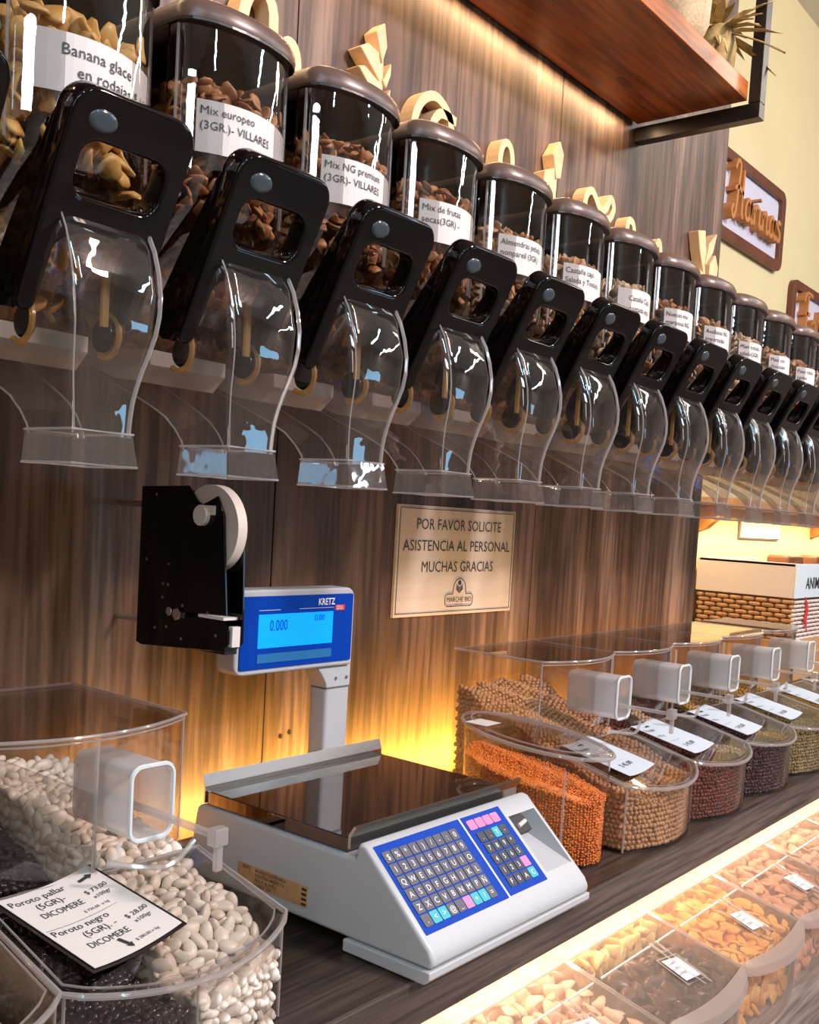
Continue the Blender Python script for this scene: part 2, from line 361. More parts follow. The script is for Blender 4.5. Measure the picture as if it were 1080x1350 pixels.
for r in range(10):
    z = 1.026 + r * .0155
    for s_ in range(12):
        x0 = BX0 + (s_ - .5 * (r % 2)) * .055; x1 = min(x0 + .042, BX1); x0 = max(x0, BX0)
        if x1 - x0 > .01: mw2.tube([(x0, BY0 + .005, z), (x0 + .008, BY0 - .002, z), (x1 - .008, BY0 - .002, z), (x1, BY0 + .005, z)], .0055, 6, rx=.0062)
mw.build('weave', M_wicker, bk, smooth=True, label='brown woven side', kind='stuff')
mw2.build('weave', M_wickerw, bk, smooth=True, label='pale woven side', kind='stuff')
MB().box(BX0 - .008, BX0, BY0 - .0, BY1 + .004, 1.180, 1.308).box(BX0 - .008, BX1, BY1, BY1 + .008, 1.18, 1.308).box(BX0 - .008, BX0 + .03, BY0, BY1, 1.296, 1.309).build('cloth_rim', M_cloth, bk, bevel=.002)
MB().box(BX0 - .008, BX1, BY0 - .008, BY0, 1.180, 1.308).build('cloth_rim', M_clothw, bk, bevel=.002)
t = MB(); wall_text(t, 'ANIMALE', .062, BX0 + .10, 1.215, BY0 - .0095, bold=.01); t.build('lettering', M_ink, bk)
t = MB(); pts = [(.0, .0), (.02, .03), (.012, .06), (.0, .085), (.03, .06), (.045, .03), (.03, .0), (.045, -.045), (.02, -.02)]
t.prism([(BX0 + .1 + a, 1.10 + b) for a, b in pts], BY0 - .012, BY0 - .009, lambda u, v, q: (u, q, v)); t.build('emblem', M_red, bk)
for i, (x, y) in enumerate([(4.56, .40), (4.95, .40), (5.28, .42)]):
    j = thing('storage_jar', ['glass jar with dark wooden lid nearest behind the basket', 'glass jar with wooden lid, middle of the three behind the basket', 'glass jar with wooden lid at the far right edge of the frame'][i], 'jar', (x, y, .992), 'jars behind the basket')
    b = MB(); b.loft([[(x + .06 * math.cos(2 * pi * k / 20) * q, y + .06 * math.sin(2 * pi * k / 20) * q, z) for k in range(20)] for q, z in ((.9, .9925), (1, 1.0), (1, 1.22), (.9, 1.24))]); b.build('body', M_glass, j, smooth=True)
    MB().box(x - .10, x + .10, y - .05, y + .05, 1.2405, 1.325).build('lid', M_blockwood, j, bevel=.014, seg=3)
ns = thing('niche_shelf', 'wooden shelf on brackets on the far green wall behind the dispensers', 'shelf', (4.6, .4, 1.405))
MB().box(3.72, 6.0, .30, .499, 1.510, 1.540).build('board', M_tray, ns, bevel=.002)
for x in (3.80, 5.18):
    b = MB(); b.prism([(.499, 1.509), (.39, 1.509), (.39, 1.485), (.46, 1.42), (.499, 1.405)], x, x + .045, lambda u, v, q: (q, u, v)); b.build('bracket', M_orangewood, ns, bevel=.002)
hc = thing('hanging_card', 'small blank-looking white card hung on the far yellow-lit wall', 'card', (4.48, .49, 1.39))
MB().box(4.245, 4.715, .488, .492, 1.392, 1.461).build('card', M_paper, hc)
MB().box(4.235, 4.725, .492, .499, 1.386, 1.469).build('backing', M_inkgrey, hc)


# shop signs on the green wall --------------------------------------
def ribbon(mb, pts, w, y0, y1, n=1):
    """brush-stroke letter: constant-width band along pts in XZ, extruded from y0 to y1"""
    P = [Vector((a, b)) for a, b in pts]; L = []; Rr = []
    for i, p in enumerate(P):
        t = (P[min(i + 1, len(P) - 1)] - P[max(i - 1, 0)]).normalized(); nn = Vector((-t.y, t.x)) * w / 2
        L.append(p + nn); Rr.append(p - nn)
    rings = [[(l.x, y0, l.y), (r.x, y0, r.y), (r.x, y1, r.y), (l.x, y1, l.y)] for l, r in zip(L, Rr)]
    mb.loft(rings)
def smoothp(pts, n=5):
    out = []; m = len(pts)
    for i in range(m - 1):
        p0, p1, p2, p3 = pts[max(i - 1, 0)], pts[i], pts[i + 1], pts[min(i + 2, m - 1)]
        for k in range(n):
            t = k / n; out.append(tuple(.5 * (2 * b + (c - a) * t + (2 * a - 5 * b + 4 * c - d) * t * t + (3 * b - a - 3 * c + d) * t ** 3) for a, b, c, d in zip(p0, p1, p2, p3)))
    out.append(pts[-1]); return out
GL = {  # script strokes in a unit x-height of 1
 'H': ([[(.15, 2.0), (.45, 2.45), (.75, 2.2), (.62, 1.2), (.45, .1), (.2, -.25), (0, .05), (.2, .35)], [(1.25, 2.2), (1.2, 1.2), (1.22, .1), (1.4, .0)], [(.2, 1.1), (.7, 1.25), (1.3, 1.05)]], 1.6),
 'F': ([[(.1, 1.8), (.5, 2.3), (1.5, 2.3)], [(.8, 2.3), (.7, 1.2), (.5, .0), (.2, -.2), (.0, .1)], [(.4, 1.2), (1.2, 1.25)]], 1.4),
 'a': ([[(.75, .85), (.4, 1.0), (.1, .6), (.15, .12), (.45, .05), (.72, .4), (.8, .95)], [(.8, .95), (.78, .3), (.9, .02), (1.1, .2)]], 1.05),
 'r': ([[(.1, .9), (.2, .4), (.2, .0)], [(.2, .6), (.45, .98), (.7, .9)]], .75),
 'u': ([[(.1, .95), (.1, .3), (.35, .02), (.65, .3), (.72, .95)], [(.72, .95), (.72, .2), (.9, .02)]], .95),
 'i': ([[(.15, .95), (.12, .3), (.25, .02), (.45, .2)], [(.18, 1.35), (.2, 1.45)]], .5),
 'n': ([[(.1, .95), (.12, .0)], [(.12, .6), (.4, .98), (.62, .8), (.62, .2), (.75, .02), (.95, .2)]], .95),
 't': ([[(.3, 1.8), (.22, .3), (.35, .02), (.55, .2)], [(.0, 1.15), (.6, 1.2)]], .6),
 'o': ([[(.45, 1.0), (.12, .7), (.15, .2), (.45, .02), (.75, .3), (.72, .8), (.45, 1.0), (.9, .95)]], .9),
 's': ([[(.6, .9), (.35, 1.0), (.2, .75), (.55, .4), (.45, .05), (.1, .1)]], .75),
}
def shop_sign(word, x0, x1, z0, z1, label, sc, tx):
    s = thing('shop_sign', label, 'sign', ((x0 + x1) / 2, .49, z0), 'framed signs on the green wall')
    r = .045; o = rrect(x0, x1, z0, z1, r); i = rrect(x0 + .04, x1 - .04, z0 + .04, z1 - .04, r * .5)
    b = MB(); vs, fs = fill2d([o, i], .0125, .002); b.add([(x, .4865 + q, y) for x, y, q in vs], fs); b.build('frame', M_frame, s)
    b = MB(); b.prism(rrect(x0 + .03, x1 - .03, z0 + .03, z1 - .03, r), .490, .496, lambda u, v, q: (u, q, v)); b.build('board', M_signwhite, s)
    b = MB(); x = tx
    zc = z0 + (z1 - z0) * .30
    for chh in word:
        st, adv = GL[chh]
        for q in st: ribbon(b, [(x + a * sc, zc + c * sc) for a, c in smoothp(q)], .016, .450, .4898)
        x += adv * sc
    b.build('lettering', M_orangewood, s)
shop_sign('Harinas', 3.72, 4.425, 2.538, 2.870, 'framed wall sign reading Harinas in raised orange wood script', .080, 3.80)
shop_sign('Frutos', 4.600, 5.30, 2.225, 2.556, 'framed wall sign starting with Fr in orange script at right edge', .080, 4.68)

# ------------------------------------------------------------------ high shelf
hs = thing('wall_shelf', 'thick reddish cedar shelf in a black metal frame high on the wall', 'shelf', (1.0, -.14, 2.29))
MB().box(-1.0, 2.145, -.262, -.006, 2.326, 2.366).build('board', M_cedar, hs, bevel=.002)
b = MB(); vs = smoothp([(.022 * math.cos(2 * pi * k / 14) * 1.35, .010 * math.sin(2 * pi * k / 14)) for k in range(15)], 2)
b.prism([(1.93 + a, -.085 + c) for a, c in vs[:-1]], 2.3253, 2.3262, lambda u, v, q: (u, v, q)); b.build('knot', M_frame, hs)
for q in ((2.1455, 2.175, -.290, -.001, 2.288, 2.320), (2.1455, 2.175, -.290, -.264, 2.3205, 3.688), (-1.0, -.97, -.29, -.001, 2.288, 2.3255)): MB().box(*q).build('frame_bar', M_blackmat, hs, bevel=.001, seg=1)
# decor on the shelf
b = MB(); rg = []
for z, q in ((2.3665, .8), (2.40, 1.05), (2.47, 1.1), (2.54, .95), (2.60, .6), (2.63, .55), (2.67, .8)):
    rg.append([(1.925 + .060 * q * (1 + .06 * math.sin(5 * a + z * 40)) * math.cos(a), -.17 + .085 * q * (1 + .05 * math.sin(7 * a)) * math.sin(a), z) for a in [2 * pi * k / 28 for k in range(28)]])
b.loft(rg); b.build('burlap_sack', M_sack, None, smooth=True, angle=80, label='small pale burlap sack standing on the high cedar shelf', cat='sack')
hk = thing('dried_corn_bundle', 'bundle of dried corn husks in a jar at the shelf end', 'dried plant', (2.05, -.19, 2.366))
b = MB(); b.loft([[(2.085 + .055 * q * math.cos(2 * pi * k / 18), -.205 + .045 * q * math.sin(2 * pi * k / 18), z) for k in range(18)] for q, z in ((.75, 2.3665), (.95, 2.39), (1, 2.43), (.8, 2.46))]); b.build('husk_ball', M_huskg, hk, smooth=True)
for i in range(70):
    b = MB(); a = random.uniform(0, 2 * pi); el = random.uniform(-.5, 1.0); ln = random.uniform(.07, .16)
    d = Vector((math.cos(a) * math.cos(el), math.sin(a) * math.cos(el), math.sin(el))); o = Vector((2.085, -.205, 2.455)) + d * .015
    if d.z < 0: d = (d + Vector((0, 0, -.3))).normalized()
    sd = d.cross(Vector((0, 0, 1))).normalized() * random.uniform(.006, .011)
    P = [o + d * ln * t + Vector((0, 0, -.03 * t * t)) for t in (0, .3, .65, 1)]
    wv = (.5, 1, .8, .05); nn = sd.cross(d).normalized() * .0012
    b.loft([[tuple(p - sd * q), tuple(p + nn * 2), tuple(p + sd * q), tuple(p - nn)] for p, q in zip(P, wv)])
    if min(v[2] for v in b.v) < 2.367: b.v = [(x, y, max(z, 2.367)) for x, y, z in b.v]
    b.build('husk', M_husk if i % 3 else M_huskg, hk)

# ------------------------------------------------------------------ carved wooden letters standing proud of the wall
def ribs(name, strokes, label, group='pale wood lettering on the wall', w=.016, cat='letter', y0=-.030):
    b = MB()
    for q in strokes: ribbon(b, smoothp(q), w, y0, -.0008)
    return b.build(name, M_mdf, None, label=label, cat=cat, group=group)
def leafy(name, leaves, stem, label):
    t = thing(name, label, 'ornament', (stem[0][0], -.02, stem[0][1]), 'carved wheat ears on the wall')
    b = MB(); ribbon(b, smoothp(stem), .010, -.026, -.0008); b.build('stem', M_mdf, t)
    for q in leaves:
        b = MB(); n = len(q); cx = sum(p[0] for p in q) / n; cz = sum(p[1] for p in q) / n
        b.prism(q, -.030, -.0008, lambda u, v, r: (u, r, v)); b.build('leaf', M_mdf, t, bevel=.0025)
leafy('carved_wheat_ear', [[(1.240, 2.120), (1.222, 2.165), (1.242, 2.185), (1.250, 2.15)], [(1.236, 2.09), (1.186, 2.128), (1.205, 2.14), (1.232, 2.135)],
      [(1.240, 2.055), (1.184, 2.098), (1.200, 2.104), (1.236, 2.09)], [(1.243, 2.095), (1.262, 2.13), (1.262, 2.11), (1.252, 2.085)],
      [(1.243, 2.060), (1.264, 2.090), (1.262, 2.07), (1.252, 2.045)]], [(1.245, 1.96), (1.243, 2.05), (1.240, 2.15)], 'tall pale carved wheat ear on the wall above the third lid')
ribs('wooden_letter', [[(1.335, 1.96), (1.325, 2.05), (1.345, 2.10), (1.385, 2.118), (1.425, 2.09), (1.42, 2.03), (1.385, 2.02), (1.372, 2.06), (1.395, 2.095), (1.440, 2.095)]], 'large looped pale wooden letter above the fourth lid')
ribs('wooden_letter', [[(1.490, 1.96), (1.492, 2.045), (1.51, 2.055), (1.53, 2.035), (1.535, 1.97)]], 'tip of a pale wooden letter just above the fifth lid left edge')
ribs('wooden_letter', [[(1.585, 1.96), (1.580, 2.08), (1.600, 2.110), (1.620, 2.08), (1.61, 1.96)]], 'narrow upright pale wooden loop above the fifth lid', w=.014)
leafy('carved_wheat_ear', [[(1.778, 2.095), (1.762, 2.14), (1.785, 2.172), (1.802, 2.15), (1.795, 2.10)], [(1.772, 2.04), (1.733, 2.06), (1.735, 2.10), (1.770, 2.115), (1.776, 2.07)],
      [(1.79, 2.03), (1.80, 2.06), (1.835, 2.075), (1.83, 2.05)]], [(1.780, 1.96), (1.780, 2.05), (1.782, 2.12)], 'pale carved wheat ear on the wall above the sixth lid')
ribs('wooden_letter', [[(1.895, 2.05), (1.900, 2.095), (1.925, 2.112), (1.960, 2.085), (1.985, 2.09), (2.005, 2.118), (2.020, 2.10), (2.005, 2.075), (1.975, 2.06), (1.960, 2.0), (1.965, 1.94)]], 'curly pale wooden letter T above the seventh lid')
ribs('wooden_letter', [[(2.090, 1.97), (2.088, 2.08), (2.108, 2.095), (2.122, 2.07), (2.12, 1.97)]], 'short pale wooden letter above the eighth lid')
ribs('wooden_letter', [[(2.235, 1.97), (2.238, 2.07), (2.258, 2.075), (2.27, 1.98)]], 'low pale wooden letter above the ninth lid')
leafy('carved_wheat_ear', [[(2.510, 2.07), (2.480, 2.12), (2.462, 2.165), (2.505, 2.175), (2.520, 2.12)], [(2.520, 2.09), (2.535, 2.15), (2.580, 2.185), (2.560, 2.13)],
      [(2.545, 2.02), (2.548, 2.10), (2.578, 2.13), (2.600, 2.10), (2.590, 2.03)], [(2.50, 2.02), (2.452, 2.055), (2.47, 2.075), (2.51, 2.07)]], [(2.53, 1.94), (2.525, 2.05), (2.512, 2.12)], 'forked pale carved ornament at the right end of the panelled wall')
ribs('wooden_letter', [[(.955, 1.96), (.950, 2.08), (.975, 2.125), (1.005, 2.10), (.998, 1.98)]], 'tall oval pale wooden letter above the second lid', w=.018)
ribs('wooden_letter', [[(1.020, 1.97), (1.026, 2.06), (1.043, 2.075), (1.055, 2.05), (1.05, 1.97)]], 'small pale wooden letter tip beside the second lid edge')

# ------------------------------------------------------------------ gravity dispensers
XC0, PITCH = .640, .1595
def farc(u, hw=.0665, yc=-.385, bow=.030): return yc - bow * (1 - (u / hw) ** 2)
def make_dispenser(xc):
    T = thing('gravity_dispenser', 'x', 'food dispenser', (xc, -.2, 1.43))
    hw = .0665
    # lid: domed D-shaped cap
    def dplan(k, z, hwk=None, bowk=.032, yb=-.032):
        h = hw + k if hwk is None else hwk; n = 14
        pts = [(xc + h, yb, z)] + [(xc + h, -.385, z)]
        pts += [(xc + h * math.cos(pi * i / n), -.385 - (bowk + k) * math.sin(pi * i / n) ** .9, z) for i in range(1, n)]
        pts += [(xc - h, -.385, z), (xc - h, yb, z)]
        return pts
    b = MB(); b.loft([dplan(.0025, 1.832), dplan(.003, 1.835), dplan(.0022, 1.842), dplan(-.002, 1.849), dplan(-.010, 1.8535), dplan(-.024, 1.8555)])
    b.build('lid', M_lid, T, smooth=True, angle=50)
    b = MB(); b.loft([dplan(.0012, 1.829), dplan(.0025, 1.8295), dplan(.0025, 1.8318), dplan(.0012, 1.8318)]); b.build('lid_seal', M_liddark, T)
    b = MB(); x = xc - hw - .0005; b.box(x - .002, x, -.376, -.032, 1.762, 1.829); b.build('interior_shade', M_shade, T)  # dark sheet added in place of the shaded hopper interior
    # hopper shell (open top), front is a shallow bow
    n = 10
    def hring(z, yb, yf, bow, h):
        return [(xc + h, yb, z)] + [(xc + h * math.cos(pi * i / n), yf - bow * math.sin(pi * i / n) ** 1.2, z) for i in range(n + 1)] + [(xc - h, yb, z)]
    b = MB(); b.loft([hring(1.8285, -.032, -.385, .030, hw), hring(1.70, -.032, -.385, .030, hw), hring(1.675, -.05, -.385, .028, hw), hring(1.655, -.09, -.375, .02, hw), hring(1.62, -.15, -.345, .004, .060), hring(1.585, -.20, -.315, .0, .052)], (False, False))
    b.build('hopper', M_hop, T, smooth=True, angle=40)
    b = MB()
    for s in (-1, 1): MB().tube([(xc + s * (hw - .001), -.386, 1.828), (xc + s * (hw - .001), -.386, 1.68)], .0016, 6).build('hopper_edge', M_bead, T, smooth=True)
    # white feed chute (rear baffle)
    b = MB(); b.loft([[(xc + s * .046, y, z) for s, y, z in ((-1, a, c), (1, a, c), (1, a, c + h), (-1, a, c + h))] for a, c, h in ((-.17, 1.572, .020), (-.22, 1.544, .022), (-.28, 1.524, .028), (-.320, 1.519, .030), (-.338, 1.534, .014))])
    b.build('feed_chute', M_chute, T, smooth=True, angle=50)
    # spout
    fr = [(-.385, 1.649), (-.402, 1.647), (-.420, 1.635), (-.438, 1.610), (-.4495, 1.572), (-.4490, 1.540), (-.4400, 1.510), (-.4350, 1.485), (-.434, 1.462), (-.434, 1.4555)]
    bk_ = [(-.21, 1.625), (-.19, 1.61), (-.17, 1.595), (-.165, 1.578), (-.18, 1.560), (-.235, 1.533), (-.290, 1.510), (-.340, 1.487), (-.364, 1.464), (-.368, 1.4555)]
    hws = [.034, .040, .043, .044, .0435, .040, .034, .0295, .0275, .0275]
    def ring(f, k, h, r=.30, sh=0):
        fy, fz = f; ky, kz = k; out = []; m = 5
        for (su, sv) in ((1, 1), (-1, 1), (-1, -1), (1, -1)):
            for j in range(m):
                t = (j / (m - 1)) * pi / 2
                if su * sv < 0: t = pi / 2 - t
                cu = (1 - r) + r * math.cos(t); cv = 1 - .12 + .12 * math.sin(t)
                u = su * cu * h; vv = .5 + sv * cv * .5      # 1 = front
                out.append((xc + u, ky + (fy - ky) * vv, kz + (fz - kz) * vv))
        return out
    b = MB(); b.loft([ring(a, c, h) for a, c, h in zip(fr, bk_, hws)], (True, False)); b.build('spout', M_spout, T, smooth=True, angle=60)
    b = MB()
    for s in (-1, 1):
        MB().tube(smoothp([(xc + s * h * .93, f_[0] + .001, f_[1]) for f_, h in zip(fr, hws)], 2), .0019 if s > 0 else .0008, 6).build('spout_edge_highlight', M_bead, T, smooth=True)  # pale bead paints the bright highlight along the spout edge
        MB().tube(smoothp([(xc + s * h * .95, f_[0], f_[1]) for f_, h in list(zip(bk_, hws))[3:]], 2), .0009, 6).build('spout_edge_highlight', M_bead, T, smooth=True)
    b = MB(); c0, c1 = -.4405, -.3655
    b.loft([[(xc + u * .0285, y, z) for u, y, z in ((-1, c0 + .006, 1.4585), (1, c0 + .006, 1.4585), (1, c1 - .001, 1.4585), (-1, c1 - .001, 1.4585))],
            [(xc + u * .0305, y, z) for u, y, z in ((-1, c0, 1.431), (1, c0, 1.431), (1, c1, 1.431), (-1, c1, 1.431))]], (False, False)); b.build('outlet', M_outlet, T)
    for z, e in ((1.4585, .0), (1.4315, .002)):
        q = .0285 + e; MB().tube([(xc - q, c0 + .005 - e * 2, z), (xc + q, c0 + .005 - e * 2, z), (xc + q, c1, z), (xc - q, c1, z)], .0011, 5, closed=True).build('outlet_rim', M_bead, T)
    # paddle wheel hub and amber gate inside
    for s in (-1, 1):
        b = MB(); b.cyl((xc + s * .034, -.375, 1.545), (s, 0, 0), .0145, .005, 24); b.build('hub', M_black, T, bevel=.0015)
        b = MB(); b.tube([(xc + s * .0405, -.375 + .018 * math.cos(a), 1.545 + .018 * math.sin(a)) for a in [pi * (.55 + 1.15 * k / 12) for k in range(13)]], .0028, 6); b.build('hub_ring', M_amber, T, smooth=True)
    b = MB(); b.box(xc + .024, xc + .030, -.392, -.388, 1.55, 1.61); b.build('gate', M_amber, T)
    # handle
    A = Vector((xc, -.470, 1.7085)); B = Vector((xc, -.386, 1.5440)); L = (B - A).length; V = (B - A).normalized(); N = Vector((0, V.z, -V.y))
    if N.y > 0: N = -N           # outward (towards the viewer)
    hwd = .0565; ib = .0385
    outer = []
    for k in range(9): t = pi / 2 * k / 8; outer.append((hwd - .022 + .022 * math.sin(t), .022 - .022 * math.cos(t)))
    for k in range(9): t = pi * k / 8; outer.append((hwd - .0085 + .0085 * math.cos(t), L - .016 + .009 * math.sin(t)))
    arch = [(ib, L - .05)] + [(ib * math.cos(pi * k / 12), .126 - .021 * math.sin(pi * k / 12)) for k in range(13)] + [(-ib, L - .05)]
    outer += arch
    for k in range(9): t = pi * k / 8; outer.append((-hwd + .0085 + .0085 * math.cos(t), L - .016 + .009 * math.sin(t)))
    for k in range(9): t = pi / 2 * k / 8; outer.append((-hwd + .022 - .022 * math.cos(t), .022 - .022 * math.sin(t)))
    win = rrect(-.0385, .0385, .037, .080, .014)
    vs, fs = fill2d([outer, win], .0085, .0035)
    b = MB(); off = -.0085
    b.add([tuple(A + Vector((1, 0, 0)) * x + V * y + N * (z + off)) for x, y, z in vs], fs)
    b.build('handle', M_black, T, smooth=True, angle=50)
    for s in (-1, 1):
        b = MB(); prof = [(.018, .0), (L - .016, .0), (L - .004, -.006), (L - .000, -.018), (L - .006, -.031), (L - .018, -.038), (L - .035, -.040), (.10, -.032), (.03, -.018), (.018, -.012)]
        b.prism(prof, xc + s * (hwd - .009), xc + s * (hwd - .0002), lambda u, v, q: tuple(Vector((q, 0, 0)) + Vector((0, A.y, A.z)) + V * u + N * (v - .004)))
        b.build('handle_arm', M_black, T, bevel=.002)
    b = MB(); P = A + Vector((-.029, 0, 0)) + V * .022
    rg = [[tuple(P + Vector((1, 0, 0)) * .0125 * q * math.cos(a) + V * .0085 * q * math.sin(a) + N * h) for a in [2 * pi * k / 22 for k in range(22)]] for q, h in ((1, .0032), (.95, .0045), (.6, .0052))]
    b.loft(rg); b.build('button', M_button, T, smooth=True, angle=70)
    # shelf-talker label on the bowed front
    lz0, lz1 = 1.7195, 1.7655
    for a0, a1, nm in ((-.052, .057, 'paper_label'),):
        n = 12; b = MB()
        us = [a0 + (a1 - a0) * i / n for i in range(n + 1)]
        yy = lambda u: farc(u) - .0014 if abs(u) < .0665 else -.386
        b.loft([[(xc + u, yy(u), lz0), (xc + u, yy(u) - .0006, lz0), (xc + u, yy(u) - .0006, lz1), (xc + u, yy(u), lz1)] for u in us])
        b.build(nm, M_paper, T)
    return T
def label_text(T, xc, lines):
    for m, items in ((M_ink, lines[0]), (M_inkgrey, lines[1])):
        b = MB()
        for (txt, u, z, size, sx) in items:
            vs, fs = tmesh(txt, size); b.add([(xc + u + a * sx, farc(u + a * sx) - .0026, z + c) for a, c, _ in vs], fs)
        if b.v: b.build('label_text', m, T)
N0, N1 = -2, 12
names = {-2: ('Banana chips', 'deshidratada', '$ 98'), -1: ('Banana glace', 'en rodajas', '$ 104'), 0: ('Mix europeo', '(3GR.)- VILLARES', '$ 275'), 1: ('Mix NG premium', '(3GR)- VILLARES', '$ 180'),
         2: ('Mix de frutas', 'secas(3GR) -', '$ 160'), 3: ('Almendras pelada', 'nonpareil (3GR)', '$ 190'), 4: ('Castaña caju', 'Salada y Tostada', '$ 210'), 5: ('Cataña Caju', 'tostada esp.', '$ 225'),
         6: ('Nueces mix', 'mariposa NG', ''), 7: ('Avellanas NG', 'importadas', ''), 8: ('Mani tostado', 'salado(3GR)', ''), 9: ('Mani con', 'chocolate', ''), 10: ('Pasas rubias', 'jumbo', ''), 11: ('Pasas negras', 'sin semilla', ''), 12: ('Arandanos', 'rojos', '')}
where = {-2: 'gravity dispenser mostly cut off at the left edge, only its black handle shows', -1: 'large clear dispenser labelled Banana glace en rodajas at the left',
         0: 'clear dispenser labelled Mix europeo', 1: 'clear dispenser labelled Mix NG premium', 2: 'clear dispenser labelled Mix de frutas secas', 3: 'clear dispenser labelled Almendras pelada nonpareil',
         4: 'clear dispenser labelled Castaña caju Salada y Tostada', 5: 'clear dispenser labelled Cataña Caju tostada', 6: 'first clear dispenser right of the Cataña Caju one', 7: 'second clear dispenser right of the Cataña Caju one',
         8: 'third clear dispenser right of the Cataña Caju one', 9: 'fourth clear dispenser right of the Cataña Caju one', 10: 'clear dispenser two places before the right edge of the photo', 11: 'clear dispenser cut by the right edge of the photo', 12: 'farthest clear dispenser at the right end of the row'}
proto = make_dispenser(XC0 + PITCH * N0)
DISP = {}
for k in range(N0, N1 + 1):
    xc = XC0 + PITCH * k
    T = proto if k == N0 else copy_tree(proto)
    T.location = (xc, -.2, 1.43); ORG[T.name] = Vector((xc, -.2, 1.43))
    tag(T, where[k], 'food dispenser', 'gravity dispensers along the wall'); DISP[k] = T
for k, T in DISP.items():
    xc = XC0 + PITCH * k; a, b_, c = names[k]
    if k == -1: A_, B_ = [(a, -.034, 1.7485, .0125, 1.), (b_, -.022, 1.7330, .0125, 1.), (c, .034, 1.7345, .0115, .9)], []
    elif k == 5: A_, B_ = [(a, -.036, 1.7480, .0110, .95), (b_, -.034, 1.7330, .0110, .95)], [(c, .033, 1.7430, .008, .9)]
    else: A_, B_ = [(a, -.050, 1.7530, .0105, .92), (b_, -.050, 1.7400, .0105, .92)], [(c, .034, 1.7310, .0085, .9), ('1 kg', .012, 1.7215, .004, 1.)]
    label_text(T, xc, (A_, B_))

# contents of the hoppers
def chip(seed):
    v, f = ICO2; v = v.copy(); rg = np.random.default_rng(seed)
    v[:, 2] *= .30; v[:, 2] += .35 * v[:, 0] ** 2 * rg.uniform(.3, 1); v *= (1 + .18 * np.sin(3 * np.arctan2(v[:, 1], v[:, 0]) + seed))[:, None]
    return v, f
ccol = {'banana': noisy('banana_slices', (.60, .28, .05), (.82, .50, .14), (60, 60, 60), .45), 'mix': noisy('mixed_nuts', (.20, .05, .015), (.62, .28, .09), (45, 45, 45), .45),
        'tan': noisy('almond_tan', (.45, .20, .08), (.72, .42, .2), (45, 45, 45), .5), 'pale': noisy('pale_nuts', (.58, .36, .2), (.80, .60, .4), (45, 45, 45), .5)}
ckind = {-2: 'banana', -1: 'banana', 0: 'mix', 1: 'mix', 2: 'mix', 3: 'tan', 4: 'tan', 5: 'pale', 6: 'mix', 7: 'tan', 8: 'pale', 9: 'tan', 10: 'mix', 11: 'pale', 12: 'mix'}
cname = {'banana': 'golden banana slices', 'mix': 'red-brown dried fruit and nut mix', 'tan': 'tan shelled almonds and nuts', 'pale': 'pale cream-brown nuts'}
for k in range(N0, N1 + 1):
    xc = XC0 + PITCH * k; big = ckind[k] == 'banana'; r = .015 if big else .0092; P = []
    top = 1.782 if k < 3 else 1.775
    def ground(y): return 1.60 + max(0, (y + .24)) * .50    # rises towards the wall
    st = r * 1.15
    for y in np.arange(-.375, -.045, st):
        for z in np.arange(max(ground(y), 1.56 if y > -.32 else 1.66) + .012, top, st):
            P.append((-.054, y, z)); 
            if y > -.2: P.append((.054, y, z)) if False else None
    for x in np.arange(-.05, .056, st):
        for z in np.arange(1.675, top, st): P.append((x, farc(x) + r + .003, z))
        for y in np.arange(-.39, -.045, st): P.append((x, y, top))
        for y in np.arange(-.33, -.05, st): P.append((x * .8, y, ground(y) + .012))
    for x in np.arange(-.036, .04, st):                                  # product resting on the chute
        for y in np.arange(-.30, -.17, st): P.append((x, y, 1.572 + (y + .30) * .10)); P.append((x, y + .01, 1.590 + (y + .3) * .10))
        
    P = np.array([p for p in P if p]); P += RNG.normal(0, r * .22, P.shape); P[:, 0] = np.clip(P[:, 0], -.056, .056) + xc
    P[:, 1] = np.clip(P[:, 1], -.405, -.045)
    V, F = scatter(P, chip(k + 5), (r * .82, r * .72, r * .72), .2)
    V[:, 0] = np.clip(V[:, 0], xc - .0645, xc + .0645); m_ = V[:, 2] > 1.66
    lim = np.array([farc(u) for u in (V[:, 0] - xc)]) + .002; V[m_, 1] = np.maximum(V[m_, 1], lim[m_])
    V[:, 2] = np.maximum(V[:, 2], 1.5545)
    np_obj('hopper_filling', V, F, ccol[ckind[k]], None, label=cname[ckind[k]] + ' inside the ' + where[k].replace('clear dispenser ', 'dispenser ').replace('large ', '')[:60], cat='dry food', kind='stuff')

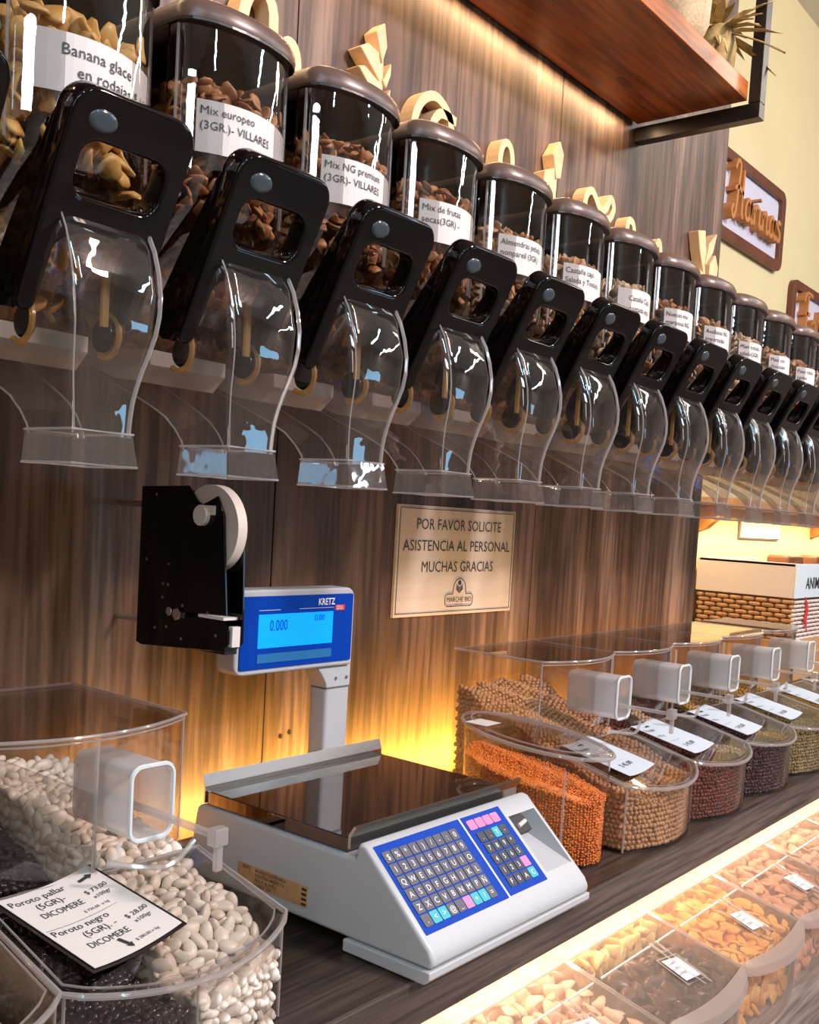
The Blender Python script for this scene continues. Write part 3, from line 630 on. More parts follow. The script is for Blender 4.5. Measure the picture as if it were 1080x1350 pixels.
# ------------------------------------------------------------------ bulk bins on the counter
ZC = .9005
BW = .243
def bfront(u, w=BW, yc=-.452, bow=.036): return yc - bow * (1 - (2 * u / w - 1) ** 2)
def tfront(u, w=BW, yc=-.285, bow=.035): return yc - bow * (1 - (2 * u / w - 1) ** 2)
LZ0, LZ1, LY0 = 1.036, 1.006, -.315           # lid height at the hinge / at the front
def lidz(y): return LZ0 + (LZ1 - LZ0) * (y - LY0) / (-.45 - LY0)
TOPZ, BACKY = 1.176, -.085
def make_bin(x0, label, div=.5):
    T = thing('bulk_bin', label, 'bulk bin', (x0 + BW / 2, -.28, ZC), 'clear bulk bins on the counter'); w = BW; n = 16; th = .0025
    us = [w * i / n for i in range(n + 1)]
    # side walls (profile), back, fronts
    for s in (0, 1):
        b = MB(); x = x0 + s * (w - th); prof = [(BACKY, ZC), (-.452, ZC), (-.452, lidz(-.452)), (LY0, LZ0), (-.287, LZ0 + .004), (-.285, TOPZ), (BACKY, TOPZ)]
        b.prism(prof, x, x + th, lambda u, v, q: (q, u, v)); b.build('side_wall', M_clear, T)
    b = MB(); b.box(x0 + th, x0 + w - th, BACKY - th, BACKY, ZC, TOPZ); b.build('back_wall', M_clear, T)
    b = MB(); b.box(x0 + th, x0 + w - th, -.448, BACKY - th, ZC, ZC + .003); b.build('base', M_clear, T)
    for fn, z0, z1, nm in ((bfront, ZC, LZ1 - .001, 'front_wall'), (tfront, LZ0 + .004, TOPZ, 'upper_front')):
        b = MB(); b.loft([[(x0 + u, fn(u), z0), (x0 + u, fn(u), z1), (x0 + u, fn(u) + th, z1), (x0 + u, fn(u) + th, z0)] for u in us]); b.build(nm, M_clear, T, smooth=True, angle=50)
    for x in (x0 + .001, x0 + w - .001):
        MB().tube([(x, -.452, ZC + .002), (x, -.452, LZ1)], .0016, 6).build('wall_edge', M_bead, T, smooth=True); MB().tube([(x, -.286, LZ0 + .006), (x, -.286, TOPZ)], .0014, 6).build('wall_edge', M_bead, T, smooth=True)
    MB().tube([(x0 + u, tfront(u) - .001, TOPZ - .003) for u in us], .0012, 5).build('wall_edge', M_bead, T, smooth=True)
    # fixed top
    b = MB(); poly = [(x0 - .001, BACKY + .003), (x0 - .001, -.287)] + [(x0 + u, tfront(u) - .004) for u in us] + [(x0 + w + .001, -.287), (x0 + w + .001, BACKY + .003)]
    b.prism(poly, TOPZ + .0004, TOPZ + .0045, lambda u, v, q: (u, v, q)); b.build('top', M_clear, T, bevel=.001, seg=1)
    b = MB(); b.tube([(p[0], p[1], TOPZ + .0025) for p in poly], .0019, 6, closed=True); b.build('top_edge', M_bead, T, smooth=True)
    # hinged sloping lid
    ln = 18; arc = [(x0 - .003 + (w + .006) * i / ln, ) for i in range(ln + 1)]
    lp = [(x0 - .003, LY0)] + [(x0 - .003 + (w + .006) * i / ln, -.452 - .044 * (math.sin(pi * i / ln) ** .75)) for i in range(ln + 1)] + [(x0 + w + .003, LY0)]
    b = MB(); b.prism(lp, .0015, .0045, lambda u, v, q: (u, v, lidz(v) + q)); b.build('flap_lid', M_clear, T)
    MB().tube([(p[0], p[1], lidz(p[1]) + .002) for p in lp], .0030, 7, closed=True).build('lid_rim', M_bead, T, smooth=True)
    b = MB(); b.tube([(p[0] + (x0 + w / 2 - p[0]) * .06, p[1] + .008 if p[1] < LY0 - .01 else p[1] - .006, lidz(p[1]) + .0048) for p in lp], .0012, 5, closed=True)
    b.build('lid_rim', M_bead, T, smooth=True)
    if div:
        xd = x0 + w * div; b = MB()
        b.prism([(-.12, ZC + .003), (bfront(w * div) + .004, ZC + .003), (bfront(w * div) + .004, 1.0), (-.33, 1.02), (-.32, 1.12), (-.12, 1.12)], xd - .001, xd + .001, lambda u, v, q: (q, u, v)); b.build('divider', M_clear, T)
        MB().tube([(xd, bfront(w * div) + .003, ZC + .004), (xd, bfront(w * div) + .003, 1.003)], .0014, 6).build('divider_edge', M_bead, T, smooth=True)
        MB().tube([(xd, -.322, LZ0 + .006), (xd, -.322, TOPZ - .002)], .0022, 6).build('divider_edge', M_bead, T, smooth=True)
    # scoop holder bracket (clear arm under the scoop)
    b = MB(); b.tube(smoothp([(x0 + .10, -.36, 1.066), (x0 + .15, -.385, 1.058), (x0 + .19, -.375, 1.072)], 3), .003, 6); b.build('scoop_rest', M_bead, T, smooth=True)
    return T
def make_scoop(x0, label):
    T = thing('scoop', label, 'scoop', (x0 + .148, -.31, 1.08), 'white scoops on the bin fronts'); xa, xb = x0 + .123, x0 + .172; z0, z1 = 1.080, 1.152
    o = rrect(xa, xb, z0, z1, .012); i = rrect(xa + .003, xb - .003, z0 + .003, z1 - .003, .010)
    b = MB(); vs, fs = fill2d([o, i], .048, .0); b.add([(x, -.314 + q, y) for x, y, q in vs], fs); b.build('box', M_scoop, T)
    b = MB(); b.prism(i, -.2675, -.266, lambda u, v, q: (u, q, v)); b.build('end', M_scoop, T)
    b = MB(); b.tube([(p[0], -.362, p[1]) for p in o], .0024, 6, closed=True); b.build('rim', M_scooprim, T, smooth=True)
    b = MB(); xm = (xa + xb) / 2 + .012; b.box(xm - .005, xm + .005, -.440, -.270, 1.098, 1.103).box(xm - .008, xm + .008, -.452, -.4395, 1.092, 1.109).box(xm - .004, xm + .004, -.450, -.444, 1.068, 1.0921); b.build('handle', M_bead, T, bevel=.0015)
    return T
def paper(T, x0, y0, y1, xr0, xr1, ang, mt, lines, dark=False, arrow=True):
    zc = lidz((y0 + y1) / 2) + .0085; nx, ny = 8, 8; cx, cy = (xr0 + xr1) / 2, (y0 + y1) / 2
    Rm = Matrix.Rotation(math.radians(ang), 3, 'Z')
    def P(a, c, up=0):
        v = Rm @ Vector((a, c, 0)); x, y = x0 + cx + v.x, cy + v.y; q = a / ((xr1 - xr0) / 2)
        return (x, y, lidz(y) + .0065 + .004 * q * q + up)
    W, H = (xr1 - xr0) / 2, (y1 - y0) / 2
    if dark:
        b = MB(); b.loft([[P(a * W * 1.08, -H * 1.05, -.0018), P(a * W * 1.08, H * 1.02, -.0018), P(a * W * 1.08, H * 1.02, -.0012), P(a * W * 1.08, -H * 1.05, -.0012)] for a in (-1, -.5, 0, .5, 1)]); b.build('label_holder', M_liddark, T)
    b = MB(); b.loft([[P(a * W, -H, 0), P(a * W, H, 0), P(a * W, H, .0005), P(a * W, -H, .0005)] for a in np.linspace(-1, 1, 9)]); b.build('paper_label', mt, T)
    b = MB()
    for (txt, u, v, size, sx, bd) in lines:
        vs, fs = tmesh(txt, size, bold=bd); b.add([P(u + a * sx, v + c, .0011) for a, c, _ in vs], fs)
    if arrow:
        for (u, v, dx, dy) in arrow:
            d = Vector((dx, dy)).normalized(); nn = Vector((-d.y, d.x)); o = Vector((u, v))
            q = [o - nn * .002, o + d * .011 - nn * .002, o + d * .011 - nn * .0042, o + d * .017, o + d * .011 + nn * .0042, o + d * .011 + nn * .002, o + nn * .002]
            b.add([P(p.x, p.y, .0012) for p in q], [tuple(range(7))])
    b.build('label_print', M_ink, T)
def comp_points(xa, xb, h, r, st, ylo=None, layers=2, right=False):
    """grid points for a compartment: left wall, front wall, top surface"""
    P = []; x0 = comp_points.x0; cl = .0028; ylo = ylo or BACKY - .004
    fy = lambda x: bfront(x - x0) + cl + r
    for y in np.arange(-.45, ylo - r, st):
        for z in np.arange(ZC + .003 + r, h(xa, y), st):
            if y > fy(xa + r): P.append((xa + cl + r, y + st * .5 * (int(round(z / st)) % 2), z))
    for x in np.arange(xa + cl + r, xb - r, st):
        for z in np.arange(ZC + .003 + r, h(x, fy(x)), st): P.append((x + st * .5 * (int(round(z / st)) % 2) * (x + st < xb - r), fy(x), z))
        for y in np.arange(fy(x), ylo - r, st):
            for l in range(layers): P.append((x + (l % 2) * .3 * st, y, h(x, y) - l * st * .8))
    return np.array(P)
def core(xa, xb, h, r, ylo=None):
    ylo = ylo or BACKY - .006
    x0 = comp_points.x0; nx, ny = 8, 18; V = []; F = []
    xs = np.linspace(xa + .003 + 1.2 * r, xb - .003, nx)
    for x in xs:
        yf = bfront(x - x0) + .003 + 1.3 * r; ys = np.linspace(yf, ylo - .001, ny)
        for y in ys: V.append((x, y, h(x, y) - 1.3 * r)); V.append((x, y, ZC + .004))
    g = lambda i, j, k: (i * ny + j) * 2 + k
    for i in range(nx - 1):
        for j in range(ny - 1):
            F.append((g(i, j, 0), g(i + 1, j, 0), g(i + 1, j + 1, 0), g(i, j + 1, 0)))
    for j in range(ny - 1): F.append((g(0, j, 0), g(0, j + 1, 0), g(0, j + 1, 1), g(0, j, 1))); F.append((g(nx - 1, j, 0), g(nx - 1, j, 1), g(nx - 1, j + 1, 1), g(nx - 1, j + 1, 0)))
    for i in range(nx - 1): F.append((g(i, 0, 0), g(i, 0, 1), g(i + 1, 0, 1), g(i + 1, 0, 0))); F.append((g(i, ny - 1, 0), g(i + 1, ny - 1, 0), g(i + 1, ny - 1, 1), g(i, ny - 1, 1)))
    F = np.array(F); return np.array(V), np.vstack([F[:, [0, 1, 2]], F[:, [0, 2, 3]]])
def fill(x0, xa, xb, h, r, shape, m, name, label, st=None, layers=2, jit=.15):
    comp_points.x0 = x0; st = st or r * 1.85
    P = comp_points(xa, xb, h, r, st, layers=layers); P = P + RNG.normal(0, r * jit, P.shape)
    base = ICO1 if r < .0028 else ICO2
    V, F = scatter(P, base, shape, .1); V2, F2 = core(xa, xb, h, r)
    V[:, 0] = np.clip(V[:, 0], xa + .0026, xb - .0026); V[:, 2] = np.maximum(V[:, 2], ZC + .0032)
    V[:, 1] = np.clip(V[:, 1], np.array([bfront(min(max(q - x0, 0), BW)) + .0027 for q in V[:, 0]]), BACKY - .0028)
    ov = (V[:, 1] < LY0); V[ov, 2] = np.minimum(V[ov, 2], LZ0 + (LZ1 - LZ0) * (V[ov, 1] - LY0) / (-.45 - LY0) + .001)
    np_obj(name, np.vstack([V, V2]), np.vstack([F, F2 + len(V)]), m, None, label=label, cat='dry food', kind='stuff')
M_bean = noisy('white_bean', (.76, .66, .55), (.90, .83, .73), (12, 12, 12), .35)
M_bbean = noisy('black_bean', (.012, .006, .007), (.03, .016, .016), (40, 40, 40), .22)
M_chick = noisy('chickpea', (.46, .23, .10), (.62, .36, .18), (30, 30, 30), .5)
M_lentil = noisy('red_lentil', (.62, .13, .015), (.85, .26, .03), (90, 90, 90), .5)
M_brown = noisy('brown_lentil', (.10, .018, .009), (.22, .05, .024), (60, 60, 60), .45)
M_purple = noisy('purple_bean', (.03, .006, .012), (.075, .016, .025), (60, 60, 60), .35)
M_greenl = noisy('green_lentil', (.18, .13, .05), (.40, .32, .14), (70, 70, 70), .5)
M_creamp = noisy('cream_pea', (.62, .46, .32), (.80, .66, .5), (30, 30, 30), .5)
M_gold = noisy('golden_corn', (.60, .34, .05), (.80, .52, .12), (30, 30, 30), .45)

def heap(zf, zb, yk=-.30, bump=.0, x0=0, cl=1.0):
    def h(x, y):
        t = min(max((y + .44) / (.44 - .10), 0), 1); s = t * t * (3 - 2 * t)
        return zf + (zb - zf) * s + bump * math.sin((x - x0) * 26) * .5 + .004 * math.sin(x * 130 + y * 90)
    return h
def price(T, x0, two=True):
    paper(T, x0, -.44, -.318, .020, .125, 10 if two else 4, M_paper if two else M_paperblue,
          [('Poroto pallar', -.049, .045, .0115, 1, 0), ('(5GR)-', -.030, .032, .0115, 1, 0), ('DICOMERE', -.036, .018, .0112, .86, 0), ('$ 73,00', .020, .026, .0085, 1, 0), ('x100gr', .022, .017, .007, 1, 0),
           ('$ 730,00  x kg', .0, .006, .005, 1, 0), ('Poroto negro', -.049, -.010, .0115, 1, 0), ('(5GR). -', -.026, -.023, .0115, 1, 0), ('DICOMERE', -.034, -.038, .0112, .86, 0), ('$ 28,00', .022, -.024, .0085, 1, 0), ('x100gr', .024, -.033, .007, 1, 0), ('$ 280,00 x kg', .006, -.052, .005, 1, 0), ('______________________', -.05, .001, .0075, 1, 0)] if two else
          [('Poroto', -.045, .030, .014, 1, 0), ('x 100 gr', -.045, .008, .010, 1, 0), ('________', -.04, -.010, .012, 1, 0), ('$ 45,00', -.02, -.036, .014, 1, 0)], dark=two,
          arrow=[(.028, .046, 1, .1), (-.006, -.040, .3, -1)] if two else [(-.012, .048, 1, 0)])
BACKY = -.072
# left group -----------------------------------------------------------
XL = .452
T = make_bin(XL, 'clear two-part bin of white and black beans, nearest at lower left', .46); price(T, XL)
make_scoop(XL, 'white scoop on the bean bin at lower left')
T2 = make_bin(XL - .249, 'clear bin cut off at the lower left corner of the frame', 0)
def hw_(x, y):
    t = min(max((y + .44) / .34, 0), 1); return .972 + .132 * t ** .8 - .30 * max(0, x - .585) * t + .006 * math.sin(x * 40) + .005 * math.sin(y * 60)
xd = XL + BW * .46
fill(XL, XL, xd, heap(.968, 1.058), .0042, (.0062, .0042, .0036), M_bbean, 'black_beans', 'glossy black beans in the left half of the lower left bin', st=.0068)
comp_points.x0 = XL; rb = .0066
P = comp_points(xd, XL + BW, hw_, rb, .0118, layers=2)
# white beans can be seen over the black ones through the divider as well
P = P + RNG.normal(0, .0013, P.shape)
P = P[(P[:, 0] < XL + BW - .006)]
eye = np.array([0, -1.15, 1.406]); order = np.argsort(np.linalg.norm(P - eye, axis=1) - (P[:, 2] > .93) * .05); nB = 300
Pn, Pf = P[order[:nB]], P[order[nB:]]
def beanshape():
    v, f = ICO3; v = v.copy(); x = v[:, 0].copy(); v[:, 1] += -.22 * (1 - x ** 2) * 0 + .18 * x ** 2; v[:, 2] *= (1 - .1 * v[:, 1]); return v, f
bs = beanshape(); BS = (.0098, .0068, .0048)
V, F = scatter(Pf, (lambda q: (q[0], q[1]))(ICO2), BS, .12); V2, F2 = core(xd, XL + BW, hw_, rb)
V[:, 0] = np.clip(V[:, 0], xd + .0015, XL + BW - .0028); V[:, 2] = np.maximum(V[:, 2], ZC + .0035); V[:, 1] = np.clip(V[:, 1], -.4855, BACKY - .003)
np_obj('white_beans', np.vstack([V, V2]), np.vstack([F, F2 + len(V)]), M_bean, None, label='heap of large white beans filling the right half of the lower left bin', cat='dry food', kind='stuff')
bm_ = []
for q in range(4):
    me = bpy.data.meshes.new('bean'); s = np.array(BS) * (1 + RNG.uniform(-.12, .12, 3)); vv = bs[0] * s
    me.from_pydata(vv.tolist(), [], bs[1].tolist()); me.polygons.foreach_set('use_smooth', [True] * len(me.polygons)); me.materials.append(M_bean); bm_.append(me)
for i, p in enumerate(Pn):
    o = bpy.data.objects.new('white_bean', bm_[i % 4]); o.location = p
    o.rotation_euler = (random.gauss(0, .5) + pi / 2 * (random.random() < .45), random.gauss(0, .4), random.uniform(0, 6.3)); COL.objects.link(o)
    tag(o, 'large flat white bean at the outside of the heap in the lower left bin', 'bean', 'loose white beans in the lower left bin')
fill(XL - .249, XL - .249, XL - .249 + BW, heap(.955, 1.0), .0042, (.006, .0045, .004), M_creamp, 'cream_peas', 'pale pulses in the bin at the lower left corner', st=.008)
# right group ------------------------------------------------------------
XR = 1.424; BACKY = -.112
rl = ['clear bin of chickpeas, nearest of the right-hand row', 'clear bin of brown lentils, second of the right-hand row', 'clear bin of dark purple beans, third of the right-hand row', 'clear bin of green lentils, fourth of the right-hand row', 'clear bin at the far right end of the counter row']
for i in range(5):
    x0 = XR + i * .2465; T = make_bin(x0, rl[i], (.0, .78, .75, 0, 0)[i]); price(T, x0, False)
    make_scoop(x0, 'white scoop on the ' + ['chickpea bin', 'brown lentil bin', 'purple bean bin', 'green lentil bin', 'farthest bin of the right-hand row'][i])
def hch(x, y):
    t = min(max((y + .46) / .34, 0), 1); return .985 + .125 * t ** 1.1 + .004 * math.sin(x * 90 + y * 60)
fill(XR, XR, XR + BW, hch, .0043, (.0044, .0042, .0041), M_chick, 'chickpeas', 'chickpeas heaped in the nearest right-hand bin', st=.0078)
x0 = XR + .2465
fill(x0, x0, x0 + BW * .78, heap(.985, 1.03), .0036, (.0044, .0040, .0030), M_brown, 'brown_lentils', 'red-brown lentils in the second right-hand bin', st=.0066)
fill(x0, x0 + BW * .78, x0 + BW, heap(.990, 1.05), .0040, (.0042, .004, .004), M_creamp, 'cream_peas', 'cream peas beside the brown lentils in the second right-hand bin', st=.0075)
x0 += .2465
fill(x0, x0, x0 + BW * .75, heap(.985, 1.03), .0038, (.0052, .0036, .0030), M_purple, 'purple_beans', 'dark purple beans in the third right-hand bin', st=.0068)
fill(x0, x0 + BW * .75, x0 + BW, heap(.985, 1.04), .0040, (.0042, .004, .004), M_gold, 'golden_corn', 'golden corn kernels beside the purple beans in the third right-hand bin', st=.0075)
x0 += .2465
fill(x0, x0, x0 + BW, heap(.985, 1.03), .0036, (.0042, .0040, .0030), M_greenl, 'green_lentils', 'green lentils in the fourth right-hand bin', st=.0068)
x0 += .2465
fill(x0, x0, x0 + BW, heap(.975, 1.02), .0040, (.0042, .004, .004), M_gold, 'golden_peas', 'golden split peas in the farthest right-hand bin', st=.008)
# red lentil tub beside the scale -------------------------------------------
LT = thing('oval_tub', 'clear oval tub of orange lentils wedged between the scale and chickpea bin', 'tub', (1.35, -.34, ZC))
def oval(z, k=1., sh=0.):
    # half-oval in plan: straight side against the chickpea bin, bulging towards the scale
    a0, a1 = -.462, -.205; cy = (a0 + a1) / 2; hy = (a1 - a0) / 2 * k; out = []
    for i in range(25):
        t = -pi / 2 + pi * i / 24; out.append((1.345 - .085 * k * math.cos(t) + sh, cy + hy * math.sin(t)))
    for i in range(1, 12):
        t = pi / 2 + pi * i / 12; out.append((1.345 - .068 * k * math.cos(t) + sh, cy + hy * math.sin(t)))
    return [(x, y, z(x, y) if callable(z) else z) for x, y in out]
lz = lambda x, y: 1.065 + (y + .46) * .095
b = MB(); b.loft([oval(ZC, .93), oval(ZC + .02, .95), oval(1.0, .96), oval(lambda x, y: lz(x, y) - .004, .97)], (True, False)); b.build('body', M_clear, LT, smooth=True)
b = MB(); b.loft([oval(lambda x, y: lz(x, y) - .002, 1.), oval(lambda x, y: lz(x, y) + .003, 1.), oval(lambda x, y: lz(x, y) + .006, .9)]); b.build('lid', M_clear, LT, smooth=True, angle=30)
b = MB(); b.tube(oval(lz, 1.01), .0030, 7, closed=True); b.tube(oval(lambda x, y: lz(x, y) + .005, .89), .0014, 6, closed=True); b.build('lid_rim', M_bead, LT, smooth=True)
b = MB(); c = Vector((1.29, -.27, lz(1.29, -.27) + .0075)); b.box(1.275, 1.315, -.285, -.245, c.z, c.z + .0006); b.build('paper_label', M_paper, LT)
b = MB(); b.tube([(1.345 - .075, -.43, ZC + .01), (1.345 - .077, -.432, 1.05)], .0014, 6); b.build('body_edge', M_bead, LT)
P = []; r = .0022; st = .0040
ol = oval(0, .945)
def inside(x, y, poly):
    c = False; j = len(poly) - 1
    for i in range(len(poly)):
        xi, yi = poly[i][0], poly[i][1]; xj, yj = poly[j][0], poly[j][1]
        if (yi > y) != (yj > y) and x < (xj - xi) * (y - yi) / (yj - yi) + xi: c = not c
        j = i
    return c
hl = lambda x, y: 1.020 + .020 * (y + .33) / .12 + .004 * math.sin(x * 80)
per = []
for i in range(len(ol)):
    a, c = Vector(ol[i][:2]), Vector(ol[(i + 1) % len(ol)][:2]); m_ = max(1, int((c - a).length / st))
    for j in range(m_): per.append(a + (c - a) * j / m_)
cx, cy = 1.335, -.333
for p in per:
    q = Vector((cx, cy)) + (p - Vector((cx, cy))) * .965
    for z in np.arange(ZC + .006, hl(q.x, q.y), st): P.append((q.x, q.y, z + random.uniform(-.001, .001)))
for x in np.arange(1.24, 1.42, st):
    for y in np.arange(-.47, -.19, st):
        if inside(x, y, ol): P.append((x, y, hl(x, y))); P.append((x + st / 2, y, hl(x, y) - st * .7))
P = np.array(P) + RNG.normal(0, .0005, (len(P), 3)); V, F = scatter(P, ICO1, (.0027, .0027, .0017), .1)
b = MB(); b.loft([[(cx + (q[0] - cx) * .93, cy + (q[1] - cy) * .93, z if z < 1 else hl(q[0], q[1]) - .004) for q in ol] for z in (ZC + .006, 2)])
cf = [f for f in b.f]; tri = []
for f_ in cf:
    for j in range(1, len(f_) - 1): tri.append((f_[0], f_[j], f_[j + 1]))
np_obj('red_lentils', np.vstack([V, np.array(b.v)]), np.vstack([F, np.array(tri) + len(V)]), M_lentil, None, label='orange split lentils filling the oval tub beside the scale', cat='dry food', kind='stuff')

# ------------------------------------------------------------------ scale
SC = thing('shop_scale', 'pale grey electronic shop scale with steel platter and blue keypad', 'scale', (1.03, -.32, .9005))
X0, X1 = .856, 1.197
TA = Vector((0, -.412, 1.031)); TB = Vector((0, -.518, .934)); tt = (TB - TA).normalized(); nn = Vector((0, -tt.z * -1, 0)); nn = Vector((0, tt.z, -tt.y)); 
if nn.z < 0: nn = -nn
prof = [(-.112, .916), (-.105, .93), (-.119, 1.008), (-.128, 1.012), (-.40, 1.012), (-.404, 1.031), (-.416, 1.0285), (-.514, .9385), (-.520, .928), (-.518, .9175), (-.39, .9165)]
b = MB(); prof2 = prof
SLOT = (1.124, 1.192, .025, .113)
b.prism(prof, X0, X1, lambda u, v, q: (q, u, v)); body = b.build('body', M_cream, SC, bevel=.006, seg=3)
# boolean recess for the ticket printer bay
cb = MB(); sx0, sx1, ss0, ss1 = SLOT
Ps = lambda x, s, h=0: tuple(Vector((x, 0, 0)) + TA + tt * s + nn * h)
cb.add([Ps(sx0, ss0, .02), Ps(sx1, ss0, .02), Ps(sx1, ss1, .02), Ps(sx0, ss1, .02), Ps(sx0 + .002, ss0 + .002, -.034), Ps(sx1 - .012, ss0 + .002, -.034), Ps(sx1 - .004, ss1 - .001, -.001), Ps(sx0 + .002, ss1 - .001, -.001)],
       [(0, 1, 2, 3), (7, 6, 5, 4), (0, 4, 5, 1), (1, 5, 6, 2), (2, 6, 7, 3), (3, 7, 4, 0)])
cut = cb.build('cut', M_cream); bo = body.modifiers.new('bay', 'BOOLEAN'); bo.operation = 'DIFFERENCE'; bo.object = cut; bo.solver = 'EXACT'
bpy.context.view_layer.update()
dg = bpy.context.evaluated_depsgraph_get(); me = bpy.data.meshes.new_from_object(body.evaluated_get(dg)); body.modifiers.clear(); body.data = me; bpy.data.objects.remove(cut)
b = MB(); b.add([Ps(sx0 + .001, ss0 + .002, -.002), Ps(sx0 + .036, ss0 + .002, -.002), Ps(sx0 + .036, ss0 + .026, -.002), Ps(sx0 + .001, ss0 + .026, -.002), Ps(sx0 + .001, ss0 + .002, -.012), Ps(sx0 + .036, ss0 + .002, -.012), Ps(sx0 + .036, ss0 + .026, -.012), Ps(sx0 + .001, ss0 + .026, -.012)],
   [(0, 1, 2, 3), (7, 6, 5, 4), (0, 4, 5, 1), (1, 5, 6, 2), (2, 6, 7, 3), (3, 7, 4, 0)]); b.build('ticket_slot', M_ink, SC)
b = MB(); b.tube([Ps(sx0 + .01, ss0 + .017, -.0005), Ps(sx0 + .03, ss0 + .013, -.0005)], .003, 8); b.build('ticket_roller', M_paper, SC, smooth=True)
b = MB(); b.prism([(-.392, .9015), (-.392, .9160), (-.5195, .9172), (-.5195, .9085), (-.512, .9015)], X0 - .004, X1 + .004, lambda u, v, q: (q, u, v)); b.build('skirt', M_cream, SC, bevel=.002)
b = MB()
for x in (X0 + .03, X1 - .03):
    for y in (-.15,): b.cyl((x, y, .9005), (0, 0, 1), .014, .016, 16)
b.build('foot', M_blackmat, SC)
# platter with raised rims
b = MB(); PX0, PX1 = .862, 1.205
b.box(PX0, PX1, -.385, -.132, 1.0125, 1.0302); b.build('platter', M_plate, SC, bevel=.0015)
b = MB(); pr = [(-.1315, 1.014), (-.1315, 1.036), (-.126, 1.051), (-.1235, 1.0495), (-.1285, 1.035), (-.1285, 1.014)]
b.prism(pr, PX0 - .003, PX1 + .008, lambda u, v, q: (q, u, v)); b.build('rim', M_steel, SC)
b = MB(); pr = [(-.3855, 1.018), (-.3855, 1.034), (-.394, 1.046), (-.397, 1.0445), (-.3895, 1.032), (-.3895, 1.018)]
b.prism(pr, PX0 - .002, PX1 + .002, lambda u, v, q: (q, u, v)); b.build('rim', M_steel, SC)
# keypads
def flat(b, x0, x1, s0, s1, h0, h1, r=.0):
    if r: poly = rrect(x0, x1, s0, s1, r, 3)
    else: poly = [(x0, s0), (x1, s0), (x1, s1), (x0, s1)]
    b.prism(poly, h0, h1, lambda u, v, q: Ps(u, v, q))
b = MB(); flat(b, .8655, 1.0285, .0075, .1215, .0, .0012, .001); K1 = b.build('keypad', M_blue, SC, label='large blue letter keypad')
b = MB(); flat(b, 1.0315, 1.1180, .0075, .1205, .0, .0012, .001); K2 = b.build('keypad', M_blue, SC, label='narrow blue number keypad')
b = MB(); flat(b, 1.0285, 1.0315, .0075, .1215, .0, .0013); b.build('divider_line', M_print, SC)
rowsK = ['$%*()/-=0', '1234567 89'.replace(' ', ''), 'QWERTYUIO', 'ASDFGHJKL', 'ZXCVBNMPÑ', '.<>@_^*?+']
rowsK = ['$%*()/-:0', '123456789', 'QWERTYUIO', 'ASDFGHJKL', 'ZXCVBNMPÑ', '.<>@_-+?=']
lg = MB()
for r_ in range(6):
    for c_ in range(9):
        x = .8785 + c_ * .01575 ; s = .0245 + r_ * .01640
        m_ = M_keygrey
        if r_ == 5 and c_ in (1, 2, 6, 7): m_ = M_keyteal
        if r_ == 5 and c_ == 5: m_ = M_keypink
        b = MB(); flat(b, x - .0070, x + .0070, s - .0073, s + .0073, .0012, .0022, .0015); b.build('key', m_, K1)
        frame_text(lg, rowsK[r_][c_], .0105, Ps(x, s + .0037, .0026), (1, 0, 0), -tt, 'CENTER')
lg.build('key_legends', M_print, K1, label='white key characters')
lg = MB()
rr = ['    ', '..T-', '789*', '4565', '123 ', 'F0AC']
for c_ in range(4):
    b = MB(); x = 1.0455 + c_ * .0172; flat(b, x - .0078, x + .0078, .0140, .0275, .0012, .0024, .002); b.build('key', M_keypink, K2)
for r_ in range(1, 6):
    for c_ in range(4):
        x = 1.0500 + c_ * .0162; s = .0235 + r_ * .01620; m_ = M_keydark
        if (r_, c_) in ((1, 2), (5, 3)): m_ = M_keyteal
        if (r_, c_) == (4, 3): m_ = M_keypink
        b = MB(); flat(b, x - .0072, x + .0072, s - .0070, s + .0070, .0012, .0022, .0015); b.build('key', m_, K2)
        if rr[r_][c_] != ' ': frame_text(lg, rr[r_][c_], .0095, Ps(x, s + .0035, .0026), (1, 0, 0), -tt, 'CENTER')
lg.build('key_legends', M_print, K2, label='white key characters')
# type plate on the left flank
b = MB(); b.box(X0 - .0006, X0 + .001, -.330, -.205, .932, .958); RP = b.build('rating_plate', M_tray, SC, label='printed type plate')
b = MB()
for q, (s_, z, tx) in enumerate([(-.215, .952, 'KRETZ'), (-.238, .952, 'BALANZA ELECTRONICA'), (-.238, .946, 'INDUSTRIA ARGENTINA'), (-.238, .940, 'MAX 31 kg  e=10 g'), (-.238, .934, 'CLASE III  220V')]):
    frame_text(b, tx, .0060, (X0 - .0012, s_, z), (0, -1, 0), (0, 0, 1), sx=.8)
for k in range(4): b.box(X0 - .0012, X0 - .0008, -.328, -.320, .934 + k * .006, .937 + k * .006)
b.build('plate_print', M_ink, RP)
# display tower
b = MB(); b.prism(rrect(1.088, 1.140, -.123, -.088, .006, 3), .905, 1.140, lambda u, v, q: (u, v, q)); b.build('tower', M_cream, SC, smooth=True, angle=40)
b = MB(); b.box(1.0895, 1.1385, -.1215, -.0895, 1.1398, 1.1416); b.build('tower_joint', M_inkgrey, SC)
b = MB(); o = [(1.140, 1.1415), (1.140, 1.19), (1.045, 1.19), (1.060, 1.180), (1.075, 1.165), (1.086, 1.150), (1.088, 1.1415)]
b.prism(o, -.123, -.088, lambda u, v, q: (u, q, v)); b.build('neck', M_cream, SC, bevel=.003)
b = MB()
for x in (1.107, 1.130): b.cyl((x, -.1232, 1.156), (0, -1, 0), .0028, .0006, 14)
b.build('screw', M_screw, SC)
b = MB(); b.prism(rrect(.900, 1.133, 1.176, 1.293, .012, 4, rs=(.016, .012, .014, .004)), -.130, -.092, lambda u, v, q: (u, q, v)); HD = b.build('display_housing', M_cream, SC, bevel=.004, seg=3)
